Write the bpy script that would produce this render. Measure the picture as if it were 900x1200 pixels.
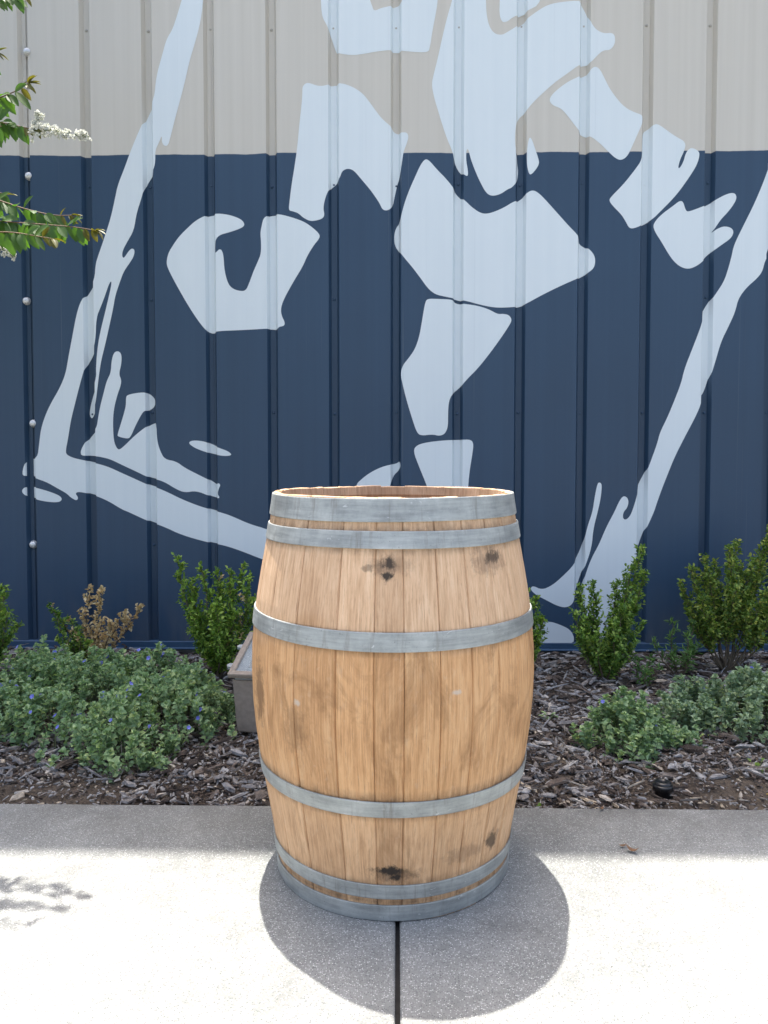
import bpy, bmesh, math, random
import numpy as np
from mathutils import Vector, Matrix

for o in list(bpy.data.objects):
    bpy.data.objects.remove(o, do_unlink=True)
SC = bpy.context.scene
COL = SC.collection
R = math.radians

# ------------------------------------------------------------------ camera
cam_d = bpy.data.cameras.new('camera')
cam = bpy.data.objects.new('camera', cam_d)
COL.objects.link(cam)
cam_d.sensor_fit = 'VERTICAL'
cam_d.sensor_height = 36.0
cam_d.lens = 27.0
cam_d.shift_y = -34.0 / 1200.0
cam_d.clip_start = 0.05
cam_d.clip_end = 600.0
cam.location = (0, 0, 0.97)
cam.rotation_euler = (R(90 - 2.3), 0, R(1.0))
SC.camera = cam

# ------------------------------------------------------------------ sky, sun, exposure
SUN_TRAVEL = Vector((0.084, -0.303, -1.0)).normalized()
to_sun = -SUN_TRAVEL
SUN_EL = math.asin(to_sun.z)
SUN_AZ = math.atan2(to_sun.x, to_sun.y)          # clockwise from +Y
world = bpy.data.worlds.new('World')
SC.world = world
world.use_nodes = True
wn = world.node_tree.nodes
wl = world.node_tree.links
sky = wn.new('ShaderNodeTexSky')
sky.sky_type = 'NISHITA'
sky.sun_disc = False
sky.sun_elevation = SUN_EL
sky.sun_rotation = SUN_AZ
sky.air_density = 1.0
sky.dust_density = 6.0
sky.ozone_density = 0.6
bg = wn['Background']
bg.inputs['Strength'].default_value = 0.115
wl.new(sky.outputs[0], bg.inputs['Color'])

sun_d = bpy.data.lights.new('sun', 'SUN')
sun_d.energy = 3.0
sun_d.angle = R(0.53)
sun_d.color = (1.0, 0.95, 0.87)
sun = bpy.data.objects.new('sun', sun_d)
COL.objects.link(sun)
sun.location = (0, 6, 20)
sun.rotation_euler = SUN_TRAVEL.to_track_quat('-Z', 'Y').to_euler()

vs = SC.view_settings
vs.view_transform = 'Standard'
vs.look = 'None'
vs.exposure = 1.92
vs.gamma = 1.0
vs.use_curve_mapping = False
SC.render.resolution_x = 768
SC.render.resolution_y = 1024

# ------------------------------------------------------------------ helpers
def link(o, parent=None):
    COL.objects.link(o)
    if parent is not None:
        o.parent = parent
    return o

def empty(name, loc=(0, 0, 0), parent=None):
    o = bpy.data.objects.new(name, None)
    o.empty_display_size = 0.1
    link(o, parent)
    o.location = loc
    return o

def mesh(name, verts, faces, mat, parent=None, smooth=False, loc=None):
    me = bpy.data.meshes.new(name)
    me.from_pydata([tuple(v) for v in verts], [], faces)
    if mat:
        me.materials.append(mat)
    if smooth:
        me.shade_smooth()
    me.update()
    o = bpy.data.objects.new(name, me)
    link(o, parent)
    if loc is not None:
        o.location = loc
    return o

def inst(name, me, parent=None, loc=(0, 0, 0), rot=(0, 0, 0), sc=(1, 1, 1)):
    o = bpy.data.objects.new(name, me)
    link(o, parent)
    o.location = loc
    o.rotation_euler = rot
    o.scale = sc
    return o

def from_bm(name, bm, mat, parent=None, smooth=False):
    me = bpy.data.meshes.new(name)
    bmesh.ops.recalc_face_normals(bm, faces=bm.faces[:])
    bm.to_mesh(me)
    bm.free()
    if mat:
        me.materials.append(mat)
    if smooth:
        me.shade_smooth()
    o = bpy.data.objects.new(name, me)
    return link(o, parent)

def tag(o, label=None, cat=None, group=None, kind=None):
    if label: o['label'] = label
    if cat: o['category'] = cat
    if group: o['group'] = group
    if kind: o['kind'] = kind
    return o

def bm_box(bm, c, s, bev=0.0, rot=None):
    r = bmesh.ops.create_cube(bm, size=1.0)
    vs_ = r['verts']
    bmesh.ops.scale(bm, vec=s, verts=vs_)
    if bev > 0:
        es = list({e for v in vs_ for e in v.link_edges})
        rr = bmesh.ops.bevel(bm, geom=es, offset=bev, segments=2, affect='EDGES', profile=0.5)
        vs_ = list({v for f in rr['faces'] for v in f.verts} | {v for v in vs_ if v.is_valid})
    if rot is not None:
        bmesh.ops.rotate(bm, cent=(0, 0, 0), matrix=rot, verts=vs_)
    bmesh.ops.translate(bm, vec=c, verts=vs_)
    return vs_

class Geo:
    """collects loose polygons for one mesh"""
    def __init__(self):
        self.v = []; self.f = []
    def add(self, verts, faces):
        b = len(self.v)
        self.v.extend(verts)
        self.f.extend([tuple(i + b for i in q) for q in faces])
    def tube(self, pts, r0, r1, sides=5):
        pts = [Vector(p) for p in pts]
        n = len(pts); b = len(self.v)
        for i, p in enumerate(pts):
            d = (pts[min(i + 1, n - 1)] - pts[max(i - 1, 0)])
            if d.length < 1e-9: d = Vector((0, 0, 1))
            d.normalize()
            a = Vector((1, 0, 0)) if abs(d.x) < 0.8 else Vector((0, 1, 0))
            s = d.cross(a).normalized(); t = d.cross(s)
            r = r0 + (r1 - r0) * i / max(1, n - 1)
            for k in range(sides):
                an = 2 * math.pi * k / sides
                self.v.append(tuple(p + s * (r * math.cos(an)) + t * (r * math.sin(an))))
        for i in range(n - 1):
            for k in range(sides):
                k2 = (k + 1) % sides
                self.f.append((b + i * sides + k, b + i * sides + k2, b + (i + 1) * sides + k2, b + (i + 1) * sides + k))
        self.f.append(tuple(b + (n - 1) * sides + k for k in range(sides)))
    def leaf(self, p, d, nrm, L, W, fold=0.25, droop=0.15):
        p = Vector(p); d = Vector(d).normalized()
        s = d.cross(Vector(nrm))
        if s.length < 1e-5: s = d.cross(Vector((1, 0.1, 0)))
        s.normalize(); n = s.cross(d)
        up = n * (W * fold)
        b = len(self.v)
        mid = p + d * L * 0.5
        self.v += [tuple(p),
                   tuple(p + d * L * 0.32 + s * W * 0.46 + up), tuple(p + d * L * 0.70 + s * W * 0.40 + up - n * L * droop * 0.4),
                   tuple(p + d * L - n * L * droop),
                   tuple(p + d * L * 0.70 - s * W * 0.40 + up - n * L * droop * 0.4), tuple(p + d * L * 0.32 - s * W * 0.46 + up)]
        self.f += [(b, b + 1, b + 2, b + 3), (b, b + 3, b + 4, b + 5)]
    def build(self, name, mat, parent=None, smooth=False):
        return mesh(name, self.v, self.f, mat, parent, smooth)

# ------------------------------------------------------------------ node helpers
def new_mat(name):
    m = bpy.data.materials.new(name)
    m.use_nodes = True
    nt = m.node_tree
    nt.nodes.clear()
    out = nt.nodes.new('ShaderNodeOutputMaterial')
    bs = nt.nodes.new('ShaderNodeBsdfPrincipled')
    nt.links.new(bs.outputs[0], out.inputs[0])
    return m, nt, bs

class NB:
    def __init__(self, nt): self.nt = nt
    def n(self, t, **kw):
        x = self.nt.nodes.new(t)
        for k, v in kw.items(): setattr(x, k, v)
        return x
    def l(self, a, b): self.nt.links.new(a, b)
    def coord(self, which='Object', obj=None):
        x = self.n('ShaderNodeTexCoord')
        if obj is not None: x.object = obj
        return x.outputs[which]
    def mapping(self, vec, scale=(1, 1, 1), loc=(0, 0, 0)):
        x = self.n('ShaderNodeMapping')
        x.inputs['Scale'].default_value = scale
        x.inputs['Location'].default_value = loc
        self.l(vec, x.inputs['Vector'])
        return x.outputs[0]
    def noise(self, vec, scale, detail=4, rough=0.55, dist=0.0):
        x = self.n('ShaderNodeTexNoise')
        x.inputs['Scale'].default_value = scale
        x.inputs['Detail'].default_value = detail
        x.inputs['Roughness'].default_value = rough
        x.inputs['Distortion'].default_value = dist
        self.l(vec, x.inputs['Vector'])
        return x.outputs['Fac']
    def vor(self, vec, scale, out='Distance'):
        x = self.n('ShaderNodeTexVoronoi')
        x.inputs['Scale'].default_value = scale
        self.l(vec, x.inputs['Vector'])
        return x.outputs[out]
    def ramp(self, fac, stops, interp='LINEAR'):
        x = self.n('ShaderNodeValToRGB')
        cr = x.color_ramp
        cr.interpolation = interp
        while len(cr.elements) < len(stops): cr.elements.new(0.5)
        for e, (p, c) in zip(cr.elements, stops):
            e.position = p
            e.color = (c if len(c) == 4 else (*c, 1)) if isinstance(c, tuple) else (c, c, c, 1)
        self.l(fac, x.inputs[0])
        return x.outputs[0]
    def mix(self, fac, a, b, mode='MIX'):
        x = self.n('ShaderNodeMix')
        x.data_type = 'RGBA'
        x.blend_type = mode
        for sock, val in ((x.inputs[0], fac), (x.inputs[6], a), (x.inputs[7], b)):
            if isinstance(val, (int, float)): sock.default_value = val
            elif isinstance(val, tuple): sock.default_value = val if len(val) == 4 else (*val, 1)
            else: self.l(val, sock)
        return x.outputs[2]
    def math(self, op, a, b=None, clamp=False):
        x = self.n('ShaderNodeMath', operation=op)
        x.use_clamp = clamp
        for i, val in enumerate((a, b)):
            if val is None: continue
            if isinstance(val, (int, float)): x.inputs[i].default_value = val
            else: self.l(val, x.inputs[i])
        return x.outputs[0]
    def maprange(self, v, a, b, c=0.0, d=1.0):
        x = self.n('ShaderNodeMapRange')
        x.clamp = True
        for i, q in enumerate((a, b, c, d)): x.inputs[i + 1].default_value = q
        self.l(v, x.inputs[0])
        return x.outputs[0]
    def sep(self, v):
        x = self.n('ShaderNodeSeparateXYZ'); self.l(v, x.inputs[0]); return x.outputs
    def bump(self, h, strength, dist, bs):
        x = self.n('ShaderNodeBump')
        x.inputs['Strength'].default_value = strength
        x.inputs['Distance'].default_value = dist
        self.l(h, x.inputs['Height'])
        self.l(x.outputs[0], bs.inputs['Normal'])

def simple_mat(name, col, rough=0.6, metal=0.0, var=0.12, scale=40, bump=0.0, spec=0.5):
    m, nt, bs = new_mat(name)
    b = NB(nt)
    c = b.coord()
    f = b.noise(c, scale)
    dark = tuple(max(0, x * (1 - var)) for x in col)
    lite = tuple(min(1, x * (1 + var)) for x in col)
    b.l(b.ramp(f, [(0.3, dark), (0.7, lite)]), bs.inputs['Base Color'])
    bs.inputs['Roughness'].default_value = rough
    bs.inputs['Metallic'].default_value = metal
    bs.inputs['Specular IOR Level'].default_value = spec
    if bump: b.bump(f, bump, 0.002, bs)
    return m

def leaf_mat(name, stops, rough=0.5, trans=0.3, tcol=None):
    """foliage: each leaf takes its own tint; some light passes through"""
    m, nt, bs = new_mat(name)
    b = NB(nt)
    g = b.n('ShaderNodeNewGeometry')
    col = b.ramp(g.outputs['Random Per Island'], stops)
    nz = b.noise(b.coord(), 60, 2)
    col2 = b.mix(b.math('MULTIPLY', nz, 0.35), col, (0.5, 0.55, 0.25), 'MULTIPLY')
    b.l(col2, bs.inputs['Base Color'])
    bs.inputs['Roughness'].default_value = rough
    bs.inputs['Specular IOR Level'].default_value = 0.4
    tr = b.n('ShaderNodeBsdfTranslucent')
    tc = b.mix(1.0, col2, tcol or (1.5, 1.6, 0.7), 'MULTIPLY')
    b.l(tc, tr.inputs['Color'])
    ms = b.n('ShaderNodeMixShader')
    ms.inputs[0].default_value = trans
    b.l(bs.outputs[0], ms.inputs[1]); b.l(tr.outputs[0], ms.inputs[2])
    out = [x for x in nt.nodes if x.type == 'OUTPUT_MATERIAL'][0]
    b.l(ms.outputs[0], out.inputs[0])
    return m

# ================================================================== SETTING
WALL_Y = 3.82
PAVE_EDGE = 2.069

def mat_soil():
    m, nt, bs = new_mat('soil')
    b = NB(nt); c = b.coord()
    big = b.noise(c, 2.2, 3); fine = b.noise(c, 90, 5, 0.7); mid = b.noise(c, 18, 4)
    col = b.ramp(fine, [(0.3, (0.035, 0.026, 0.02)), (0.55, (0.085, 0.065, 0.048)), (0.75, (0.17, 0.135, 0.1))])
    col = b.mix(b.maprange(big, 0.45, 0.62), col, (0.12, 0.095, 0.07), 'MIX')
    col = b.mix(b.maprange(mid, 0.5, 0.7, 0, 0.6), col, (0.05, 0.037, 0.028))
    b.l(col, bs.inputs['Base Color'])
    bs.inputs['Roughness'].default_value = 0.95
    b.bump(b.math('ADD', fine, b.math('MULTIPLY', mid, 1.5)), 0.9, 0.012, bs)
    return m
M_SOIL = mat_soil()

def mat_concrete():
    m, nt, bs = new_mat('concrete')
    b = NB(nt); c = b.coord()
    big = b.noise(c, 1.7, 4, 0.6)
    mid = b.noise(c, 14, 5, 0.65)
    base = b.ramp(b.math('ADD', b.math('MULTIPLY', big, 0.6), b.math('MULTIPLY', mid, 0.4)),
                  [(0.30, (0.160, 0.168, 0.163)), (0.5, (0.232, 0.240, 0.231)), (0.70, (0.300, 0.308, 0.295))])
    # sand and small stones worn to the surface
    v = b.n('ShaderNodeTexVoronoi'); v.inputs['Scale'].default_value = 310
    b.l(c, v.inputs['Vector'])
    rnd = b.sep(v.outputs['Color'])[0]
    dist = v.outputs['Distance']
    light = b.math('MULTIPLY', b.maprange(rnd, 0.55, 0.9), b.maprange(dist, 0.5, 0.25))
    dark = b.math('MULTIPLY', b.maprange(rnd, 0.42, 0.1), b.maprange(dist, 0.55, 0.3))
    col = b.mix(b.math('MULTIPLY', light, 0.75), base, (0.68, 0.68, 0.665))
    col = b.mix(b.math('MULTIPLY', dark, 0.7), col, (0.075, 0.077, 0.08))
    sp = b.noise(c, 420, 2, 0.8)
    col = b.mix(b.maprange(sp, 0.58, 0.72, 0, 0.35), col, (0.12, 0.12, 0.12))
    # faint broom lines across the walk, darker damp stains
    br = b.noise(b.mapping(c, (3, 90, 1)), 1.6, 4)
    col = b.mix(b.maprange(br, 0.5, 0.75, 0, 0.22), col, (0.16, 0.16, 0.16))
    st = b.noise(c, 3.7, 5, 0.7, 0.4)
    col = b.mix(b.maprange(st, 0.53, 0.72, 0, 0.5), col, (0.13, 0.128, 0.122))
    edge_d = b.maprange(b.sep(c)[1], PAVE_EDGE - 0.22, PAVE_EDGE)
    es = b.noise(c, 9, 6, 0.7)
    col = b.mix(b.math('MULTIPLY', edge_d, b.maprange(es, 0.35, 0.65, 0.1, 0.6)), col, (0.11, 0.103, 0.092))
    b.l(col, bs.inputs['Base Color'])
    bs.inputs['Roughness'].default_value = 0.9
    bs.inputs['Specular IOR Level'].default_value = 0.3
    h = b.math('ADD', b.math('MULTIPLY', dist, -0.8), b.math('MULTIPLY', sp, 0.8))
    b.bump(h, 0.45, 0.004, bs)
    return m
M_CONC = mat_concrete()
M_JOINT = simple_mat('joint_filler', (0.02, 0.02, 0.02), 0.9, 0, 0.4, 60, 0.6)

# ground sheet reaching to the horizon
def mat_ground():
    m, nt, bs = new_mat('ground')
    b = NB(nt); c = b.coord()
    f = b.noise(c, 0.15, 5); g = b.noise(c, 6, 5)
    col = b.mix(b.maprange(f, 0.4, 0.6), (0.07, 0.085, 0.035), (0.16, 0.14, 0.1))
    col = b.mix(b.math('MULTIPLY', g, 0.5), col, (0.04, 0.05, 0.025))
    b.l(col, bs.inputs['Base Color']); bs.inputs['Roughness'].default_value = 1.0
    return m
tag(mesh('ground', [(-250, -250, -0.13), (250, -250, -0.13), (250, 250, -0.13), (-250, 250, -0.13)], [(0, 1, 2, 3)], mat_ground()), kind='structure')

# pavement: poured slabs with rounded edges and open joints
pave = empty('pavement', (0, 0, 0)); tag(pave, kind='structure')
JX = 0.001
def slab(x0, x1, y0, y1):
    bm = bmesh.new()
    bm_box(bm, ((x0 + x1) / 2, (y0 + y1) / 2, -0.06), (x1 - x0, y1 - y0, 0.12))
    top = [e for e in bm.edges if all(v.co.z > -0.001 for v in e.verts)]
    bmesh.ops.bevel(bm, geom=top, offset=0.007, segments=3, affect='EDGES', profile=0.5)
    return from_bm('slab', bm, M_CONC, pave)
W = 1.83; G = 0.0045
yrows = [(PAVE_EDGE, PAVE_EDGE - 3.05), (PAVE_EDGE - 3.05 - 2 * G, PAVE_EDGE - 6.1), (PAVE_EDGE - 6.1 - 2 * G, PAVE_EDGE - 9.15)]
for (ya, yb) in yrows:
    for k in range(-3, 3):
        slab(JX + k * W + G, JX + (k + 1) * W - G, yb, ya)
bm = bmesh.new()
bm_box(bm, (JX, PAVE_EDGE - 4.575, -0.067), (W * 6 - 0.02, 9.13, 0.105))
from_bm('joint_filler', bm, M_JOINT, pave)

# planting bed: uneven soil between the walk and the wall
rng = np.random.default_rng(7)
def bed_z(x, y):
    z = -0.028 + 0.010 * math.sin(x * 3.1 + y * 2.0) + 0.008 * math.sin(x * 7.3 - y * 5.1) + 0.006 * math.sin(x * 13 + 2) * math.sin(y * 11)
    e = (y - PAVE_EDGE)
    return z - 0.012 * math.exp(-e * 9)
nx, ny = 120, 40
vv = []; ff = []
for j in range(ny + 1):
    for i in range(nx + 1):
        x = -4 + 8 * i / nx; y = PAVE_EDGE + 0.001 + (WALL_Y + 0.02 - PAVE_EDGE) * j / ny
        vv.append((x, y, bed_z(x, y)))
for j in range(ny):
    for i in range(nx):
        a = j * (nx + 1) + i
        ff.append((a, a + 1, a + nx + 2, a + nx + 1))
tag(mesh('planting_bed', vv, ff, M_SOIL, smooth=True), kind='structure')

# ------------------------------------------------------------------ metal building with the painted wall
RIB0, RIBP = -0.008, 0.3055
RO, RB, RD = 0.0265, 0.0145, 0.030           # half opening, half floor, depth of a recessed rib
WALL_H = 6.58
SEAM_Z = 2.434
def recess(x):
    k = round((x - RIB0) / RIBP)
    a = abs(x - (RIB0 + k * RIBP))
    if a >= RO: return 0.0
    if a <= RB: return RD
    return RD * (RO - a) / (RO - RB)

def mat_wall():
    m, nt, bs = new_mat('wall_paint')
    b = NB(nt); c = b.coord()
    x, y, z = b.sep(c)
    wob = b.noise(b.mapping(c, (2.2, 1, 1)), 1.0, 5)
    edge = b.math('ADD', z, b.math('MULTIPLY', b.math('SUBTRACT', wob, 0.5), 0.035))
    low = b.maprange(edge, SEAM_Z + 0.0015, SEAM_Z - 0.0015)
    streak = b.noise(b.mapping(c, (26, 1, 0.35)), 1.0, 5, 0.6)
    blot = b.noise(c, 1.3, 4)
    tan = b.ramp(streak, [(0.3, (0.56, 0.525, 0.46)), (0.7, (0.61, 0.575, 0.51))])
    navy = b.ramp(b.math('ADD', b.math('MULTIPLY', streak, 0.5), b.math('MULTIPLY', blot, 0.5)),
                  [(0.32, (0.024, 0.054, 0.100)), (0.68, (0.031, 0.068, 0.123))])
    col = b.mix(low, tan, navy)
    # dust splashed up from the bed, thin run marks
    fine = b.noise(c, 120, 3)
    dust = b.math('MULTIPLY', b.maprange(z, 0.35, 0.0), b.maprange(b.noise(b.mapping(c, (6, 1, 2)), 1.5, 5), 0.42, 0.75))
    col = b.mix(b.math('MULTIPLY', dust, 0.30), col, (0.2, 0.18, 0.15))
    run = b.noise(b.mapping(c, (60, 1, 0.22)), 1.0, 3, 0.7)
    col = b.mix(b.maprange(run, 0.66, 0.78, 0, 0.18), col, (0.5, 0.5, 0.5))
    b.l(col, bs.inputs['Base Color'])
    rr = b.ramp(blot, [(0.3, 0.42), (0.7, 0.54)])
    b.l(rr, bs.inputs['Roughness'])
    bs.inputs['Specular IOR Level'].default_value = 0.45
    # faint oil-canning of the thin sheet
    oc = b.noise(b.mapping(c, (5, 1, 0.9)), 1.0, 2)
    b.bump(b.math('ADD', oc, b.math('MULTIPLY', fine, 0.01)), 0.25, 0.012, bs)
    return m
def mat_patch():
    m, nt, bs = new_mat('mural_paint')
    b = NB(nt); c = b.coord()
    streak = b.noise(b.mapping(c, (26, 1, 0.35)), 1.0, 5, 0.6)
    roller = b.noise(b.mapping(c, (9, 1, 3)), 1.0, 4)
    col = b.ramp(b.math('ADD', b.math('MULTIPLY', streak, 0.6), b.math('MULTIPLY', roller, 0.4)),
                 [(0.3, (0.67, 0.735, 0.765)), (0.7, (0.715, 0.775, 0.80))])
    run = b.noise(b.mapping(c, (60, 1, 0.22)), 1.0, 3, 0.7)
    col = b.mix(b.maprange(run, 0.62, 0.78, 0, 0.2), col, (0.42, 0.47, 0.52))
    b.l(col, bs.inputs['Base Color'])
    bs.inputs['Roughness'].default_value = 0.5
    bs.inputs['Specular IOR Level'].default_value = 0.4
    oc = b.noise(b.mapping(c, (5, 1, 0.9)), 1.0, 2)
    b.bump(oc, 0.25, 0.012, bs)
    return m
M_WALL = mat_wall(); M_PATCH = mat_patch()
M_GALV = None

bld = empty('metal_building', (0, WALL_Y, 0))
tag(bld, 'tan and navy ribbed metal building with a pale blue painted mural', 'building')
bld_inv = Matrix.Translation((0, -WALL_Y, 0))

def sheet(k0):
    """one rolled sheet covering three rib spacings, lapped over its neighbour inside a rib"""
    xs = []
    xa = RIB0 + k0 * RIBP; xb = xa + 3 * RIBP
    prof = []
    # left end starts on the floor of the rib, right end climbs into the next rib and lies over its neighbour
    prof.append((xa - 0.006, RD)); prof.append((xa + RB, RD)); prof.append((xa + RO, 0.0))
    for k in (1, 2):
        c = xa + k * RIBP
        prof += [(c - RO, 0), (c - RB, RD), (c + RB, RD), (c + RO, 0)]
    lift = 0.0022 if k0 + 3 != -6 else 0.005
    prof += [(xb - RO, 0.0), (xb - RB, RD - lift), (xb + RB * 0.35, RD - lift), (xb + RB * 0.35, RD - lift + 0.0009)]
    zs = [0.004, 1.2, 2.4, 3.6, 4.8, WALL_H - 0.02]
    v = []; f = []
    for z in zs:
        for (x, y) in prof: v.append((x, y, z))
    n = len(prof)
    for j in range(len(zs) - 1):
        for i in range(n - 1):
            a = j * n + i
            f.append((a, a + 1, a + n + 1, a + n))
    return mesh('wall_panel', v, f, M_WALL, bld)
for k0 in range(-27, 27, 3):
    sheet(k0)
XL = RIB0 - 27 * RIBP; XR = RIB0 + 27 * RIBP
M_TRIM = simple_mat('navy_trim', (0.030, 0.070, 0.132), 0.38, 0, 0.15, 8)
M_TANT = simple_mat('tan_trim', (0.44, 0.42, 0.38), 0.45, 0, 0.06, 5)
M_ROOF = simple_mat('roof_metal', (0.5, 0.5, 0.48), 0.4, 0, 0.1, 3)
M_FOUND = simple_mat('foundation', (0.28, 0.27, 0.255), 0.9, 0, 0.2, 12, 0.4)
# base flashing, foundation edge, gutter and roof of the building
bm = bmesh.new()
prof = [(0.034, 0.020), (0.001, 0.020), (-0.003, 0.014), (-0.004, -0.012), (-0.016, -0.017), (-0.016, -0.020), (0.034, -0.020)]
rows = []
for x in (XL, XR):
    rows.append([bm.verts.new((x, p[0], p[1])) for p in prof])
for i in range(len(prof) - 1):
    bm.faces.new((rows[0][i], rows[1][i], rows[1][i + 1], rows[0][i + 1]))
from_bm('base_trim', bm, M_TRIM, bld)
bm = bmesh.new(); bm_box(bm, (0, 0.10 + 0.036, -0.12), (XR - XL, 0.20, 0.19)); from_bm('foundation', bm, M_FOUND, bld)
bm = bmesh.new()
bm_box(bm, (0, 0.06, WALL_H - 0.06), (XR - XL + 0.1, 0.12 - 0.004, 0.12)); from_bm('eave_trim', bm, M_TANT, bld)
rf = mesh('roof', [(XL - .1, 0.0, WALL_H + .002), (XR + .1, 0.0, WALL_H + .002), (XR + .1, 7, WALL_H + .5), (XL - .1, 7, WALL_H + .5),
           (XL - .1, 14, WALL_H + .002), (XR + .1, 14, WALL_H + .002),
           (XL - .1, 0.0, WALL_H + .06), (XR + .1, 0.0, WALL_H + .06), (XR + .1, 7, WALL_H + .56), (XL - .1, 7, WALL_H + .56),
           (XL - .1, 14, WALL_H + .06), (XR + .1, 14, WALL_H + .06)],
     [(0, 1, 2, 3), (3, 2, 5, 4), (6, 9, 8, 7), (9, 10, 11, 8), (0, 6, 7, 1), (4, 5, 11, 10), (0, 3, 9, 6), (3, 4, 10, 9), (1, 7, 8, 2), (2, 8, 11, 5)], M_ROOF, bld)
for x in (XL + 0.01, XR - 0.01):
    s = 1 if x > 0 else -1
    bm = bmesh.new(); bm_box(bm, (x + s * 0.04, 7.04, WALL_H / 2), (0.05, 13.9, WALL_H - 0.03)); from_bm('side_wall', bm, M_TANT, bld)
bm = bmesh.new(); bm_box(bm, (0, 13.97, WALL_H / 2), (XR - XL, 0.05, WALL_H - 0.03)); from_bm('rear_wall', bm, M_TANT, bld)

# painted screws on the rib floors
def lathe(name, prof, seg, mat, caps=True):
    v = []; f = []
    for (r, z) in prof:
        for k in range(seg):
            a = 2 * math.pi * k / seg
            v.append((r * math.cos(a), r * math.sin(a), z))
    n = len(prof)
    for j in range(n - 1):
        for k in range(seg):
            k2 = (k + 1) % seg
            f.append((j * seg + k, j * seg + k2, (j + 1) * seg + k2, (j + 1) * seg + k))
    if caps: f.append(tuple((n - 1) * seg + k for k in range(seg)))
    me = bpy.data.meshes.new(name); me.from_pydata(v, [], f); me.materials.append(mat); me.shade_smooth(); me.update()
    return me
screw_me_n = lathe('screw', [(0.0075, 0), (0.0075, 0.0012), (0.0048, 0.0016), (0.0048, 0.005), (0.0035, 0.006)], 8, M_TRIM)
screw_me_t = lathe('screw_tan', [(0.0075, 0), (0.0075, 0.0012), (0.0048, 0.0016), (0.0048, 0.005), (0.0035, 0.006)], 8, M_TANT)
screw_me_p = lathe('screw_pale', [(0.0075, 0), (0.0075, 0.0012), (0.0048, 0.0016), (0.0048, 0.005), (0.0035, 0.006)], 8, M_PATCH)
PALE = {(2.285, 4), (1.728, 2)}
for k in range(-7, 8):
    if k == -6: continue
    for z in (3.044, 2.285, 1.728, 1.164, 0.50):
        if z == 1.728 and k not in (-1, 2, 5, -4): continue
        if z == 0.50 and k % 2: continue
        me = screw_me_t if z > SEAM_Z else (screw_me_p if (z, k) in PALE else screw_me_n)
        inst('screw', me, bld, (RIB0 + k * RIBP + 0.002 * math.sin(k * 5.0 + z), RD + 0.0002, z + 0.004 * math.sin(k * 3.3 + z * 2)), (R(90), 0, 0))
M_BOLT = simple_mat('zinc_bolt', (0.66, 0.67, 0.67), 0.32, 0.35, 0.15, 200)
bolt_me = lathe('bolt', [(0.017, 0), (0.0172, 0.003), (0.0155, 0.0045), (0.0150, 0.010), (0.0125, 0.0155), (0.007, 0.0185), (0.0, 0.0195)], 14, M_BOLT, False)
for i, z in enumerate((2.934, 2.335, 1.724, 1.114, 0.504)):
    inst('bolt', bolt_me, bld, (RIB0 - 6 * RIBP + (0.022, 0.017, -0.012, 0.016, 0.002)[i], RD - (0.020, 0.016, 0.007, 0.016, 0.010)[i], z), (R(90), 0, 0), (1.2, 1.2, 1.2))

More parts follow.
